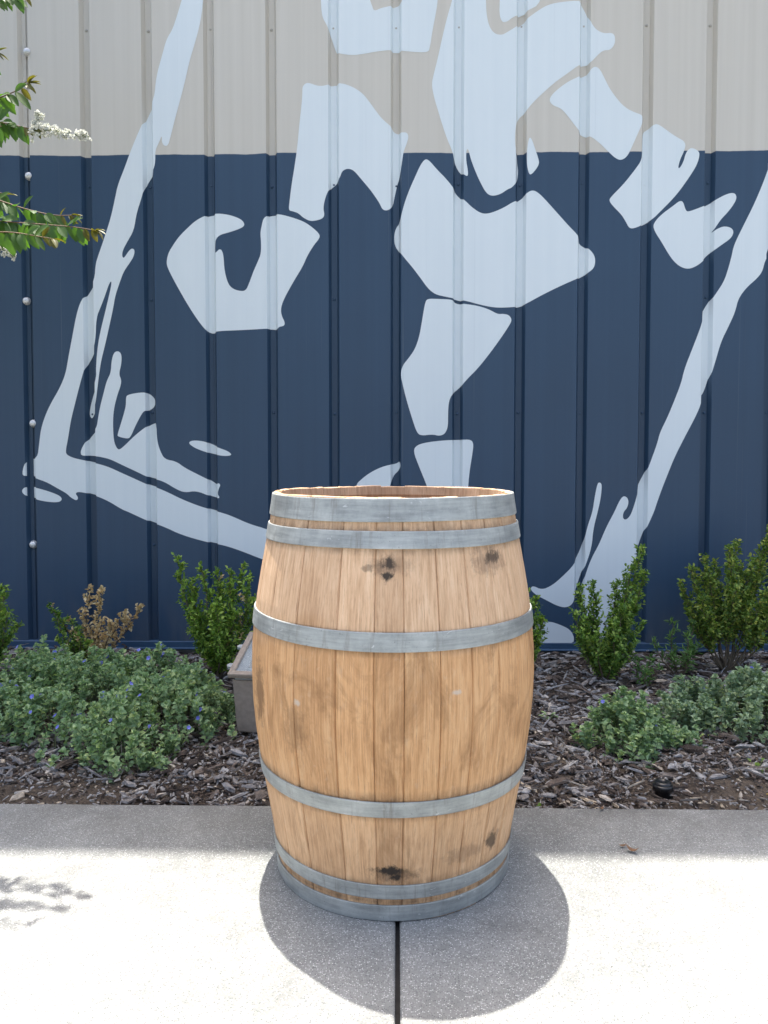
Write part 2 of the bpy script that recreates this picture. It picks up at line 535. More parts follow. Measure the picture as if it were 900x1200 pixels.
# mural: pale shapes painted over sheet and ribs
MURAL = [
 [(-1.0015,3.3354),(-1.0533,3.1737),(-1.0793,3.0927),(-1.1009,3.0318),(-1.1308,2.9872),(-1.1527,2.9098),(-1.1833,2.8077),(-1.1929,2.7052),(-1.2404,2.611),(-1.2837,2.5207),(-1.3186,2.4384),(-1.3449,2.3682),(-1.3799,2.2856),(-1.3935,2.2234),(-1.4161,2.1279),(-1.4515,2.0239),(-1.4825,1.9405),(-1.4959,1.8988),(-1.5013,1.8276),(-1.5363,1.7649),(-1.5711,1.723),(-1.5935,1.66),(-1.612,1.5716),(-1.6399,1.4366),(-1.654,1.3605),(-1.6853,1.2885),(-1.7295,1.2164),(-1.7607,1.1527),(-1.7834,1.0846),(-1.7933,1.0121),(-1.8033,0.9395),(-1.8508,0.9352),(-1.8729,0.9052),(-1.8824,0.8624),(-1.874,0.8496),(-1.8437,0.8539),(-1.8095,0.8368),(-1.758,0.8196),(-1.7067,0.7897),(-1.6597,0.764),(-1.6385,0.7426),(-1.6086,0.7255),(-1.5997,0.7426),(-1.6166,0.7641),(-1.5949,0.7726),(-1.5219,0.7556),(-1.4491,0.7256),(-1.3808,0.6828),(-1.3465,0.67),(-1.2481,0.623),(-1.171,0.5973),(-1.0812,0.5546),(-0.944,0.5162),(-0.8668,0.5034),(-0.7769,0.4736),(-0.6827,0.4351),(-0.5586,0.3967),(-0.5151,0.5256),(-0.6518,0.5854),(-0.7416,0.6109),(-0.8355,0.6536),(-0.8911,0.6706),(-0.9938,0.7005),(-1.0792,0.7346),(-1.1476,0.7688),(-1.2074,0.7944),(-1.2502,0.8072),(-1.3057,0.8328),(-1.3911,0.8712),(-1.4466,0.8968),(-1.5066,0.9139),(-1.5752,0.9309),(-1.618,0.9395),(-1.6565,0.9566),(-1.6605,0.9779),(-1.6465,1.0419),(-1.6322,1.127),(-1.6093,1.212),(-1.5865,1.2969),(-1.5548,1.4026),(-1.5242,1.4491),(-1.5017,1.5208),(-1.4956,1.6387),(-1.4735,1.6891),(-1.4514,1.7436),(-1.4292,1.8064),(-1.4162,1.8189),(-1.421,1.7854),(-1.4345,1.7309),(-1.4526,1.6596),(-1.4752,1.5755),(-1.489,1.5081),(-1.4964,1.449),(-1.5017,1.3814),(-1.5,1.3518),(-1.5136,1.2968),(-1.5362,1.2247),(-1.55,1.161),(-1.5376,1.1355),(-1.5244,1.1525),(-1.5064,1.2119),(-1.4944,1.2967),(-1.4871,1.3518),(-1.4753,1.4236),(-1.455,1.4996),(-1.4323,1.5922),(-1.4096,1.6889),(-1.4003,1.7434),(-1.3781,1.8062),(-1.356,1.8647),(-1.3214,1.9106),(-1.304,1.9397),(-1.2994,1.969),(-1.312,1.9774),(-1.3249,1.9691),(-1.3378,1.9524),(-1.3552,1.9274),(-1.3635,1.94),(-1.3589,1.9692),(-1.3328,2.015),(-1.3024,2.0649),(-1.2886,2.148),(-1.2622,2.2226),(-1.2444,2.293),(-1.2143,2.3343),(-1.1926,2.3838),(-1.1917,2.454),(-1.1745,2.4869),(-1.1571,2.528),(-1.1596,2.4951),(-1.1493,2.4744),(-1.1282,2.4742),(-1.1151,2.5195),(-1.0931,2.6017),(-1.0669,2.6919),(-1.0407,2.786),(-1.0187,2.88),(-0.9927,2.9614),(-0.9754,3.0184),(-0.958,3.0915),(-0.9488,3.1727),(-0.9306,3.3347)],
 [(-1.8883,0.7767),(-1.8663,0.7981),(-1.8089,0.791),(-1.7373,0.7697),(-1.6873,0.7483),(-1.6834,0.7268),(-1.7094,0.7168),(-1.7813,0.7238),(-1.8386,0.741),(-1.8743,0.7552)],
 [(-1.586,0.9694),(-1.5755,0.9978),(-1.5462,1.0404),(-1.5025,1.0901),(-1.4946,1.1397),(-1.4837,1.1963),(-1.4641,1.267),(-1.449,1.3235),(-1.427,1.3658),(-1.4233,1.4221),(-1.4113,1.4643),(-1.3899,1.4741),(-1.3716,1.4572),(-1.3737,1.4079),(-1.3872,1.3586),(-1.3748,1.3304),(-1.378,1.3022),(-1.3972,1.2528),(-1.4154,1.1821),(-1.4207,1.1113),(-1.4176,1.0262),(-1.4038,0.9907),(-1.3896,0.9807),(-1.3606,1.0049),(-1.3172,1.0475),(-1.2739,1.0829),(-1.2307,1.1112),(-1.2021,1.1182),(-1.2003,1.0261),(-1.1824,0.9694),(-1.1614,0.9339),(-1.1044,0.9239),(-1.0619,0.8913),(-0.9908,0.8557),(-0.934,0.8273),(-0.9056,0.806),(-0.8941,0.8174),(-0.8828,0.806),(-0.8944,0.7847),(-0.8989,0.759),(-0.8876,0.7448),(-0.8948,0.7377),(-0.9347,0.749),(-1.0059,0.7774),(-1.0632,0.7674),(-1.1059,0.7845),(-1.1627,0.8201),(-1.2055,0.8343),(-1.2483,0.8442),(-1.3052,0.8727),(-1.3763,0.9054),(-1.4332,0.9338),(-1.4903,0.948),(-1.5476,0.9523),(-1.5805,0.9523)],
 [(-1.3532,1.2386),(-1.3473,1.2556),(-1.2858,1.2668),(-1.2502,1.2667),(-1.2219,1.2455),(-1.2136,1.2243),(-1.2182,1.1961),(-1.2441,1.1777),(-1.2656,1.1749),(-1.2874,1.1395),(-1.3094,1.0971),(-1.3315,1.0475),(-1.3459,1.0361),(-1.3958,1.0475),(-1.3985,1.0574),(-1.3806,1.1113),(-1.3627,1.1679),(-1.3537,1.2033)],
 [(-1.0435,1.0162),(-1.0248,1.0289),(-0.9749,1.0261),(-0.9323,1.0119),(-0.8898,0.9906),(-0.8472,0.9765),(-0.8217,0.9552),(-0.8616,0.9495),(-0.9185,0.9594),(-0.9754,0.9765),(-1.018,0.9949)],
 [(-1.1431,1.9056),(-1.1341,1.9515),(-1.1082,1.9931),(-1.0781,2.0346),(-1.0354,2.076),(-0.9927,2.1132),(-0.9418,2.1379),(-0.8868,2.1459),(-0.8236,2.1372),(-0.7689,2.1162),(-0.7522,2.0912),(-0.765,2.0747),(-0.8242,2.0542),(-0.875,2.0419),(-0.8963,2.0212),(-0.9052,1.9797),(-0.9012,1.9505),(-0.8884,1.9629),(-0.8799,1.9712),(-0.8672,1.967),(-0.859,1.9378),(-0.8554,1.8669),(-0.839,1.8042),(-0.818,1.779),(-0.7842,1.7663),(-0.7503,1.7662),(-0.7331,1.8038),(-0.7116,1.8621),(-0.6901,1.9079),(-0.673,1.9495),(-0.6726,2.0077),(-0.6765,2.0493),(-0.6678,2.0908),(-0.6592,2.1239),(-0.6254,2.1403),(-0.5791,2.1401),(-0.516,2.1232),(-0.4572,2.1021),(-0.4111,2.0687),(-0.3817,2.0395),(-0.386,2.0188),(-0.4114,1.9899),(-0.4453,1.936),(-0.4666,1.8861),(-0.5005,1.8321),(-0.5303,1.7821),(-0.5645,1.7196),(-0.5774,1.6778),(-0.5733,1.6443),(-0.5566,1.6107),(-0.5609,1.5939),(-0.5863,1.5898),(-0.5949,1.5773),(-0.6372,1.5816),(-0.7008,1.5776),(-0.7857,1.5736),(-0.8918,1.5697),(-0.9131,1.5613),(-0.9259,1.5614),(-0.9471,1.5698),(-0.9849,1.6161),(-1.0267,1.6792),(-1.0685,1.7506),(-1.1101,1.8261),(-1.135,1.8764)],
 [(-0.3814,3.3691),(-0.3738,3.1669),(-0.3712,3.1129),(-0.3644,3.079),(-0.3437,3.045),(-0.3272,3.0042),(-0.3093,2.9498),(-0.2955,2.9158),(-0.2747,2.9088),(-0.2192,2.9015),(-0.1637,2.9078),(-0.1082,2.9182),(-0.0251,2.9269),(0.0579,2.9167),(0.1478,2.9105),(0.1574,2.9388),(0.1683,3.0131),(0.1819,3.0805),(0.1955,3.1612),(0.2018,3.3627),(0.0573,3.3643),(0.03,3.1629),(0.0024,3.147),(-0.039,3.1339),(-0.0805,3.1262),(-0.1151,3.1104),(-0.1247,3.1375),(-0.1358,3.1645),(-0.1563,3.3666)],
 [(-0.4658,2.7199),(-0.4657,2.754),(-0.4489,2.7716),(-0.428,2.7714),(-0.3932,2.7575),(-0.3585,2.7572),(-0.3236,2.7692),(-0.275,2.7702),(-0.2194,2.752),(-0.1708,2.7203),(-0.1361,2.6764),(-0.1014,2.6285),(-0.0736,2.5941),(-0.0319,2.5597),(-0.0111,2.535),(0.0167,2.5307),(0.0445,2.5318),(0.0543,2.5113),(0.0446,2.4772),(0.028,2.4362),(0.0197,2.3746),(0.01,2.3198),(-0.0039,2.2787),(-0.0151,2.2238),(-0.0276,2.1688),(-0.0499,2.1538),(-0.0737,2.1581),(-0.0862,2.1857),(-0.1016,2.2105),(-0.1364,2.2589),(-0.1783,2.3072),(-0.2131,2.3487),(-0.241,2.3598),(-0.2717,2.349),(-0.283,2.3148),(-0.304,2.2874),(-0.332,2.2669),(-0.3531,2.2257),(-0.3659,2.1707),(-0.359,2.1361),(-0.3675,2.1182),(-0.3955,2.1087),(-0.4306,2.1048),(-0.4655,2.1229),(-0.4865,2.1437),(-0.5145,2.1535),(-0.5355,2.1578),(-0.5325,2.1923),(-0.5209,2.2818),(-0.5065,2.3643),(-0.4921,2.4603),(-0.4818,2.5698),(-0.4702,2.6654)],
 [(0.305,3.3214),(0.2644,3.1605),(0.2399,3.0799),(0.2167,2.9856),(0.1963,2.8911),(0.1757,2.8099),(0.1648,2.7625),(0.176,2.7012),(0.197,2.633),(0.218,2.5647),(0.2418,2.4963),(0.2669,2.4415),(0.281,2.3866),(0.302,2.3454),(0.3299,2.322),(0.3438,2.3178),(0.3437,2.3452),(0.3337,2.4),(0.3363,2.4478),(0.346,2.4478),(0.3573,2.3998),(0.3784,2.3449),(0.4064,2.2831),(0.4345,2.2349),(0.4623,2.2211),(0.5039,2.2304),(0.5384,2.2549),(0.5592,2.2616),(0.5867,2.2957),(0.5933,2.3436),(0.586,2.3983),(0.5745,2.453),(0.5714,2.5076),(0.5766,2.5621),(0.5915,2.6028),(0.6258,2.6297),(0.6463,2.6568),(0.6942,2.7039),(0.7626,2.7644),(0.8309,2.8112),(0.8855,2.8513),(0.9335,2.8549),(0.9607,2.8844),(0.9946,2.9151),(1.0289,2.9148),(1.0519,2.9443),(1.0514,2.9847),(1.0348,2.9983),(1.0006,2.9946),(0.9662,3.0083),(0.9384,3.0396),(0.9242,3.0868),(0.9032,3.1273),(0.8866,3.1516),(0.8003,3.1471),(0.7318,3.1357),(0.6772,3.1053),(0.6226,3.0655),(0.5815,3.0362),(0.5542,3.0189),(0.5267,3.003),(0.5062,2.9924),(0.4717,2.9968),(0.444,3.0308),(0.4299,3.0916),(0.4268,3.1589),(0.4232,3.3201)],
 [(0.4932,3.3194),(0.4941,3.1582),(0.4918,3.091),(0.5058,3.0504),(0.5333,3.0555),(0.5538,3.0742),(0.6223,3.1032),(0.6975,3.1401),(0.7056,3.3171)],
 [(0.6405,2.5071),(0.6545,2.4934),(0.6686,2.4524),(0.6856,2.4045),(0.6913,2.3772),(0.6763,2.3499),(0.6489,2.32),(0.6377,2.3365),(0.6304,2.3775),(0.63,2.439)],
 [(0.7358,2.6764),(0.7466,2.7035),(0.7835,2.7371),(0.8313,2.7706),(0.8929,2.7971),(0.9272,2.8104),(0.9407,2.8305),(0.9612,2.8398),(0.982,2.8234),(1.003,2.7827),(1.0311,2.7283),(1.073,2.6738),(1.1078,2.6396),(1.1493,2.619),(1.1906,2.6051),(1.1911,2.5712),(1.1644,2.5102),(1.1377,2.4492),(1.1176,2.4085),(1.0902,2.3896),(1.0626,2.3979),(1.0277,2.4295),(0.9859,2.4707),(0.9512,2.4981),(0.9304,2.5078),(0.8958,2.5189),(0.8609,2.56),(0.819,2.6147),(0.7912,2.6421),(0.7567,2.6532)],
 [(1.1985,2.5304),(1.219,2.5438),(1.2462,2.5613),(1.2668,2.5611),(1.3015,2.5364),(1.3501,2.5021),(1.4013,2.4746),(1.3923,2.4312),(1.3724,2.3905),(1.3634,2.3497),(1.3743,2.3523),(1.3917,2.3863),(1.3994,2.4202),(1.4155,2.4432),(1.4333,2.4472),(1.461,2.4334),(1.4682,2.413),(1.4552,2.3654),(1.4217,2.3111),(1.3746,2.2432),(1.334,2.1956),(1.2797,2.1411),(1.2457,2.107),(1.1977,2.0799),(1.1565,2.0622),(1.1316,2.0624),(1.1146,2.094),(1.0935,2.1284),(1.0515,2.1698),(1.0305,2.1973),(1.044,2.2177),(1.0986,2.2721),(1.1529,2.3401),(1.1907,2.3944),(1.1924,2.476)],
 [(1.2461,2.0728),(1.2596,2.1001),(1.2936,2.1342),(1.3413,2.1682),(1.3754,2.1953),(1.392,2.1884),(1.4037,2.1473),(1.4175,2.1404),(1.4723,2.1606),(1.5133,2.1768),(1.5542,2.2012),(1.6018,2.2255),(1.6361,2.2321),(1.6501,2.2143),(1.6438,2.187),(1.6102,2.1393),(1.5765,2.1053),(1.5496,2.0644),(1.5335,2.0398),(1.5566,2.0575),(1.5908,2.071),(1.6254,2.064),(1.6395,2.0434),(1.6263,2.0119),(1.5787,1.9792),(1.5174,1.9342),(1.4972,1.9068),(1.4631,1.8794),(1.4219,1.8631),(1.3803,1.8756),(1.3452,1.9074),(1.317,1.9488),(1.2887,1.9971),(1.2604,2.0384)],
 [(-0.0177,2.0309),(-0.0108,2.0722),(0.0101,2.0997),(0.0241,2.1548),(0.038,2.2029),(0.0588,2.2577),(0.0866,2.3194),(0.1115,2.374),(0.1351,2.404),(0.156,2.3943),(0.1908,2.353),(0.2327,2.3116),(0.2675,2.2702),(0.2955,2.2289),(0.3304,2.2012),(0.3653,2.1667),(0.4072,2.1389),(0.4419,2.136),(0.4905,2.1522),(0.532,2.1726),(0.5597,2.1903),(0.6012,2.2066),(0.6287,2.2338),(0.6563,2.2501),(0.6841,2.2404),(0.726,2.199),(0.782,2.1369),(0.838,2.0748),(0.887,2.0265),(0.8943,1.992),(0.9292,1.9712),(0.9572,1.9436),(0.9686,1.916),(0.9649,1.8746),(0.9374,1.8499),(0.896,1.8266),(0.8406,1.8033),(0.7714,1.7718),(0.7021,1.7374),(0.6327,1.6988),(0.5979,1.6851),(0.5631,1.6824),(0.5073,1.6798),(0.4653,1.6827),(0.4094,1.694),(0.3394,1.7137),(0.3045,1.718),(0.2835,1.725),(0.2275,1.7363),(0.1855,1.7462),(0.1504,1.774),(0.1154,1.8227),(0.0733,1.8783),(0.0313,1.9269),(0.0103,1.9547),(-0.0135,1.9894)],
 [(0.1366,1.7116),(0.1505,1.7254),(0.1995,1.7239),(0.2695,1.7209),(0.2905,1.7041),(0.3255,1.6999),(0.3955,1.6899),(0.4514,1.6717),(0.4935,1.6479),(0.5214,1.6506),(0.5494,1.6436),(0.5635,1.6199),(0.5497,1.5922),(0.5082,1.5297),(0.4526,1.4531),(0.397,1.3834),(0.3411,1.3276),(0.3132,1.2926),(0.2712,1.2577),(0.2544,1.2226),(0.2504,1.1665),(0.2506,1.0962),(0.2366,1.061),(0.2085,1.0497),(0.1732,1.0582),(0.1168,1.0512),(0.0957,1.0681),(0.0744,1.1315),(0.0461,1.2229),(0.0249,1.3071),(0.015,1.3562),(0.0248,1.3981),(0.0599,1.44),(0.0879,1.4819),(0.1089,1.5446),(0.1227,1.6282)],
 [(0.0775,0.9764),(0.0958,1.0047),(0.1451,1.0187),(0.2297,1.0286),(0.3142,1.0314),(0.3635,1.0328),(0.3777,1.0117),(0.3709,0.9553),(0.3572,0.8706),(0.3505,0.7857),(0.3468,0.6723),(0.1884,0.6721),(0.1456,0.8068),(0.1101,0.8917)],
 [(-0.2084,0.8065),(-0.18,0.8349),(-0.1375,0.8675),(-0.0808,0.8958),(-0.0313,0.9086),(-0.003,0.9128),(0.0111,0.927),(0.0168,0.8987),(0.0041,0.8747),(-0.0171,0.8562),(-0.0313,0.8208),(-0.0454,0.7712),(-0.095,0.7428),(-0.1943,0.7569)],
 [(1.8373,2.458),(1.7985,2.3428),(1.7726,2.2681),(1.7333,2.1728),(1.6936,2.091),(1.6539,2.009),(1.6381,1.968),(1.6306,1.9268),(1.6151,1.865),(1.5955,1.8032),(1.5552,1.7413),(1.5215,1.6931),(1.4986,1.6517),(1.4925,1.6033),(1.4687,1.5341),(1.4421,1.4648),(1.4088,1.3746),(1.3959,1.3119),(1.3625,1.2213),(1.3289,1.1375),(1.2951,1.0676),(1.2819,1.0115),(1.2551,0.9343),(1.2349,0.878),(1.1939,0.8005),(1.1875,0.7582),(1.1674,0.6876),(1.1529,0.6515),(1.1314,0.6325),(1.1167,0.6441),(1.1207,0.6734),(1.1392,0.6946),(1.1459,0.7229),(1.1386,0.7469),(1.1174,0.7539),(1.0968,0.7228),(1.0763,0.6733),(1.0374,0.6001),(1.0021,0.5121),(0.9665,0.446),(0.9424,0.3798),(0.9213,0.3061),(0.9177,0.2323),(0.9561,0.055),(1.0587,0.0258),(1.1428,0.3067),(1.2125,0.5346),(1.2265,0.5712),(1.2714,0.6736),(1.286,0.723),(1.3129,0.8006),(1.3398,0.871),(1.3667,0.9413),(1.414,1.0395),(1.4613,1.1304),(1.4922,1.2003),(1.4971,1.2421),(1.5148,1.263),(1.5346,1.3257),(1.5608,1.416),(1.5868,1.513),(1.6202,1.5822),(1.6534,1.6581),(1.6661,1.7202),(1.7064,1.7752),(1.7539,1.8163),(1.7808,1.8506),(1.7909,1.8987),(1.8068,1.926),(1.839,2.0355)],
 [(0.9682,0.6732),(0.9773,0.7439),(0.9905,0.8145),(1.0017,0.8215),(1.013,0.8103),(1.0094,0.758),(1.0028,0.7156),(0.9931,0.6732),(0.9722,0.5854),(0.9659,0.4974),(0.9377,0.4092),(0.9122,0.3429),(0.8882,0.2617),(0.8741,0.21),(0.8378,0.1936),(0.7938,0.2053),(0.7498,0.2288),(0.691,0.2581),(0.6616,0.2876),(0.676,0.3053),(0.7201,0.2833),(0.771,0.3056),(0.8217,0.35),(0.8795,0.409),(0.9223,0.4973),(0.943,0.6)],
 [(0.6199,-0.0206),(0.6487,0.0537),(0.6922,0.1058),(0.7506,0.1282),(0.8093,0.1107),(0.8651,0.0843),(0.886,0.0399),(0.8761,0.0132),(0.7663,0.0097),(0.6784,0.0064)]
]

def smooth_poly(p, it=2):
    for _ in range(it):
        q = []
        n = len(p)
        for i in range(n):
            a = p[i]; b_ = p[(i + 1) % n]
            q.append((a[0] * .75 + b_[0] * .25, a[1] * .75 + b_[1] * .25))
            q.append((a[0] * .25 + b_[0] * .75, a[1] * .25 + b_[1] * .75))
        p = q
    return p
from mathutils.geometry import tessellate_polygon
PAINT = 0.0009
for pts in MURAL:
    p = smooth_poly(pts, 2)
    tris = tessellate_polygon([[Vector((a, b_, 0)) for a, b_ in p]])
    bm = bmesh.new()
    bv = [bm.verts.new((a, 0, b_)) for a, b_ in p]
    for t in tris:
        try: bm.faces.new([bv[i] for i in t])
        except ValueError: pass
    x0 = min(a for a, _ in p); x1 = max(a for a, _ in p)
    for k in range(-9, 10):
        c = RIB0 + k * RIBP
        for xc in (c - RO, c - RB, c + RB, c + RO):
            if x0 < xc < x1:
                bmesh.ops.bisect_plane(bm, geom=bm.verts[:] + bm.edges[:] + bm.faces[:], dist=1e-6, plane_co=(xc, 0, 0), plane_no=(1, 0, 0))
    for v in bm.verts:
        d = recess(v.co.x)
        v.co.y = d - PAINT - (0.0026 if d > 0.002 else 0.0) * min(1, d / RD * 1.2)
    for f in bm.faces:
        f.normal_update()
    me = bpy.data.meshes.new('painted_shape'); bm.to_mesh(me); bm.free(); me.materials.append(M_PATCH)
    link(bpy.data.objects.new('painted_shape', me), bld)

# ================================================================== BARREL
BX, BY = -0.011, 1.825
barrel = empty('wine_barrel', (BX, BY, 0))
tag(barrel, 'open oak wine barrel with six galvanized hoops standing on the walk', 'barrel')
PZ = np.array([0.0, 0.035, 0.09, 0.17, 0.25, 0.34, 0.44, 0.53, 0.60, 0.69, 0.79, 0.85, 0.882])
PR = np.array([0.2725, 0.2765, 0.2835, 0.2960, 0.3100, 0.3255, 0.3335, 0.3305, 0.3245, 0.3120, 0.2935, 0.2840, 0.2790])
pc = np.polyfit(PZ, PR, 5)
def BR(z): return float(np.polyval(pc, z))

def mat_oak():
    m, nt, bs = new_mat('oak')
    b = NB(nt)
    c = b.coord('Object')                       # each stave's own grain
    cb = b.coord('Object', barrel)              # stains run across staves
    oi = b.n('ShaderNodeObjectInfo')
    rnd = oi.outputs['Random']
    cc = b.n('ShaderNodeVectorMath', operation='ADD')
    b.l(c, cc.inputs[0])
    cx = b.n('ShaderNodeCombineXYZ'); b.l(b.math('MULTIPLY', rnd, 37.0), cx.inputs[2]); b.l(b.math('MULTIPLY', rnd, 11.0), cx.inputs[1])
    b.l(cx.outputs[0], cc.inputs[1])
    cv = cc.outputs[0]
    g1 = b.noise(b.mapping(cv, (60, 210, 7.5)), 1.0, 7, 0.68, 0.5)
    mot = b.noise(b.mapping(cv, (20, 26, 7)), 1.0, 5, 0.62, 0.8)
    flake = b.noise(b.mapping(cv, (20, 75, 48)), 1.0, 3, 0.6, 0.4)
    g2 = b.noise(b.mapping(cv, (60, 430, 17)), 1.0, 4, 0.75)
    fig = b.noise(b.mapping(cv, (6, 22, 2.0)), 1.0, 4, 0.6, 1.0)
    bx, by, bz = b.sep(cb)
    gm = b.math('ADD', b.math('MULTIPLY', g1, 0.66), b.math('MULTIPLY', mot, 0.34))
    pale = b.ramp(gm, [(0.34, (0.50, 0.315, 0.185)), (0.5, (0.68, 0.470, 0.305)), (0.64, (0.77, 0.575, 0.40))])
    gold = b.ramp(gm, [(0.34, (0.40, 0.205, 0.084)), (0.5, (0.62, 0.340, 0.150)), (0.64, (0.73, 0.445, 0.222))])
    zw = b.math('ADD', bz, b.math('MULTIPLY', b.math('SUBTRACT', b.noise(cb, 5, 4), 0.5), 0.16))
    belly = b.math('MULTIPLY', b.maprange(zw, 0.20, 0.30, 0.5, 1.0), b.maprange(zw, 0.62, 0.56))
    col = b.mix(b.math('ADD', b.math('MULTIPLY', belly, 0.7), 0.2), pale, gold)
    tint = b.ramp(rnd, [(0.0, (0.89, 0.865, 0.84)), (0.35, (0.96, 0.95, 0.935)), (0.7, (1, 1, 1)), (1, (1.05, 1.03, 1.0))])
    col = b.mix(1.0, col, tint, 'MULTIPLY')
    # open pores of the oak
    col = b.mix(b.maprange(g2, 0.55, 0.65, 0, 0.5), col, (0.24, 0.13, 0.065))
    col = b.mix(b.maprange(flake, 0.60, 0.74, 0, 0.3), col, (0.62, 0.44, 0.29))
    col = b.mix(b.maprange(fig, 0.54, 0.74, 0, 0.3), col, (0.26, 0.14, 0.06))
    # handling stains, drips under the middle hoops
    st = b.noise(b.mapping(cb, (11, 11, 6.5)), 1.0, 7, 0.68, 0.8)
    col = b.mix(b.math('MULTIPLY', b.maprange(st, 0.50, 0.70), b.math('ADD', b.math('MULTIPLY', belly, 0.62), 0.10)), col, (0.24, 0.118, 0.045))
    dr = b.noise(b.mapping(cb, (26, 26, 1.6)), 1.0, 5, 0.7)
    col = b.mix(b.maprange(dr, 0.60, 0.78, 0, 0.35), col, (0.17, 0.09, 0.04))
    gs = b.noise(b.mapping(cb, (40, 40, 22)), 1.0, 5, 0.75)
    # dirt collecting along hoop edges
    def near(z0, w):
        return b.maprange(b.math('ABSOLUTE', b.math('SUBTRACT', bz, z0)), w, 0.0)
    for z0, w, s in ((0.772, 0.012, 0.5), (0.272, 0.02, 0.7), (0.814, 0.02, 0.7), (0.042, 0.014, 0.8), (0.61, 0.008, 0.3), (0.232, 0.010, 0.5), (0.085, 0.012, 0.45), (0.575, 0.012, 0.5)):
        col = b.mix(b.math('MULTIPLY', b.math('MULTIPLY', near(z0, w), s), b.maprange(gs, 0.3, 0.65)), col, (0.075, 0.045, 0.024))
    # black smudges of iron stain
    def spot(px, pz, rx, rz, amt, colr=(0.012, 0.011, 0.010)):
        nonlocal col
        wx = b.math('DIVIDE', b.math('SUBTRACT', bx, px), rx)
        wz = b.math('DIVIDE', b.math('SUBTRACT', bz, pz), rz)
        d = b.math('SQRT', b.math('ADD', b.math('MULTIPLY', wx, wx), b.math('MULTIPLY', wz, wz)))
        nn = b.noise(b.mapping(cb, (62, 62, 50)), 1.0, 6, 0.75)
        d2 = b.math('ADD', d, b.math('MULTIPLY', b.math('SUBTRACT', nn, 0.5), 2.6))
        front = b.maprange(by, 0.05, -0.05)
        fac = b.math('MULTIPLY', b.math('MULTIPLY', b.maprange(d2, 1.05, 0.5), front), amt)
        col = b.mix(fac, col, colr)
    spot(-0.009, 0.746, 0.015, 0.013, 0.9)
    spot(-0.009, 0.724, 0.013, 0.010, 0.95)
    spot(-0.050, 0.737, 0.014, 0.009, 0.5)
    spot(-0.013, 0.738, 0.024, 0.026, 0.4, (0.06, 0.042, 0.03))
    spot(0.000, 0.745, 0.050, 0.022, 0.25, (0.05, 0.035, 0.025))
    spot(0.210, 0.750, 0.020, 0.016, 0.75)
    spot(0.200, 0.742, 0.040, 0.030, 0.4, (0.06, 0.04, 0.03))
    spot(-0.004, 0.114, 0.028, 0.013, 0.95)
    spot(0.008, 0.098, 0.014, 0.008, 0.95)
    spot(0.004, 0.104, 0.055, 0.020, 0.55, (0.03, 0.022, 0.018))
    spot(0.215, 0.135, 0.016, 0.026, 0.75)
    spot(0.150, 0.130, 0.05, 0.02, 0.3, (0.05, 0.035, 0.025))
    spot(-0.200, 0.40, 0.03, 0.06, 0.35, (0.12, 0.065, 0.03))
    spot(-0.195, 0.455, 0.010, 0.008, 0.6, (0.55, 0.52, 0.46))
    spot(0.13, 0.49, 0.014, 0.006, 0.6, (0.55, 0.52, 0.46))
    spot(-0.292, 0.44, 0.016, 0.08, 0.6, (0.10, 0.055, 0.03))
    # weathered, wine-dark inside below the croze
    rad = b.math('SQRT', b.math('ADD', b.math('MULTIPLY', bx, bx), b.math('MULTIPLY', by, by)))
    ins = b.math('MULTIPLY', b.maprange(bz, 0.846, 0.838), b.maprange(rad, 0.272, 0.262))
    col = b.mix(ins, col, (0.06, 0.028, 0.02))
    chime = b.math('MULTIPLY', b.maprange(bz, 0.84, 0.85), b.maprange(rad, 0.274, 0.266))
    col = b.mix(b.math('MULTIPLY', chime, b.maprange(st, 0.35, 0.65, 0.0, 0.45)), col, (0.24, 0.13, 0.065))
    b.l(col, bs.inputs['Base Color'])
    rr = b.ramp(g1, [(0.3, 0.72), (0.7, 0.55)])
    b.l(rr, bs.inputs['Roughness'])
    bs.inputs['Specular IOR Level'].default_value = 0.35
    b.bump(b.math('ADD', b.math('MULTIPLY', g1, 0.6), b.math('MULTIPLY', g2, -0.6)), 0.35, 0.0016, bs)
    return m
M_OAK = mat_oak()

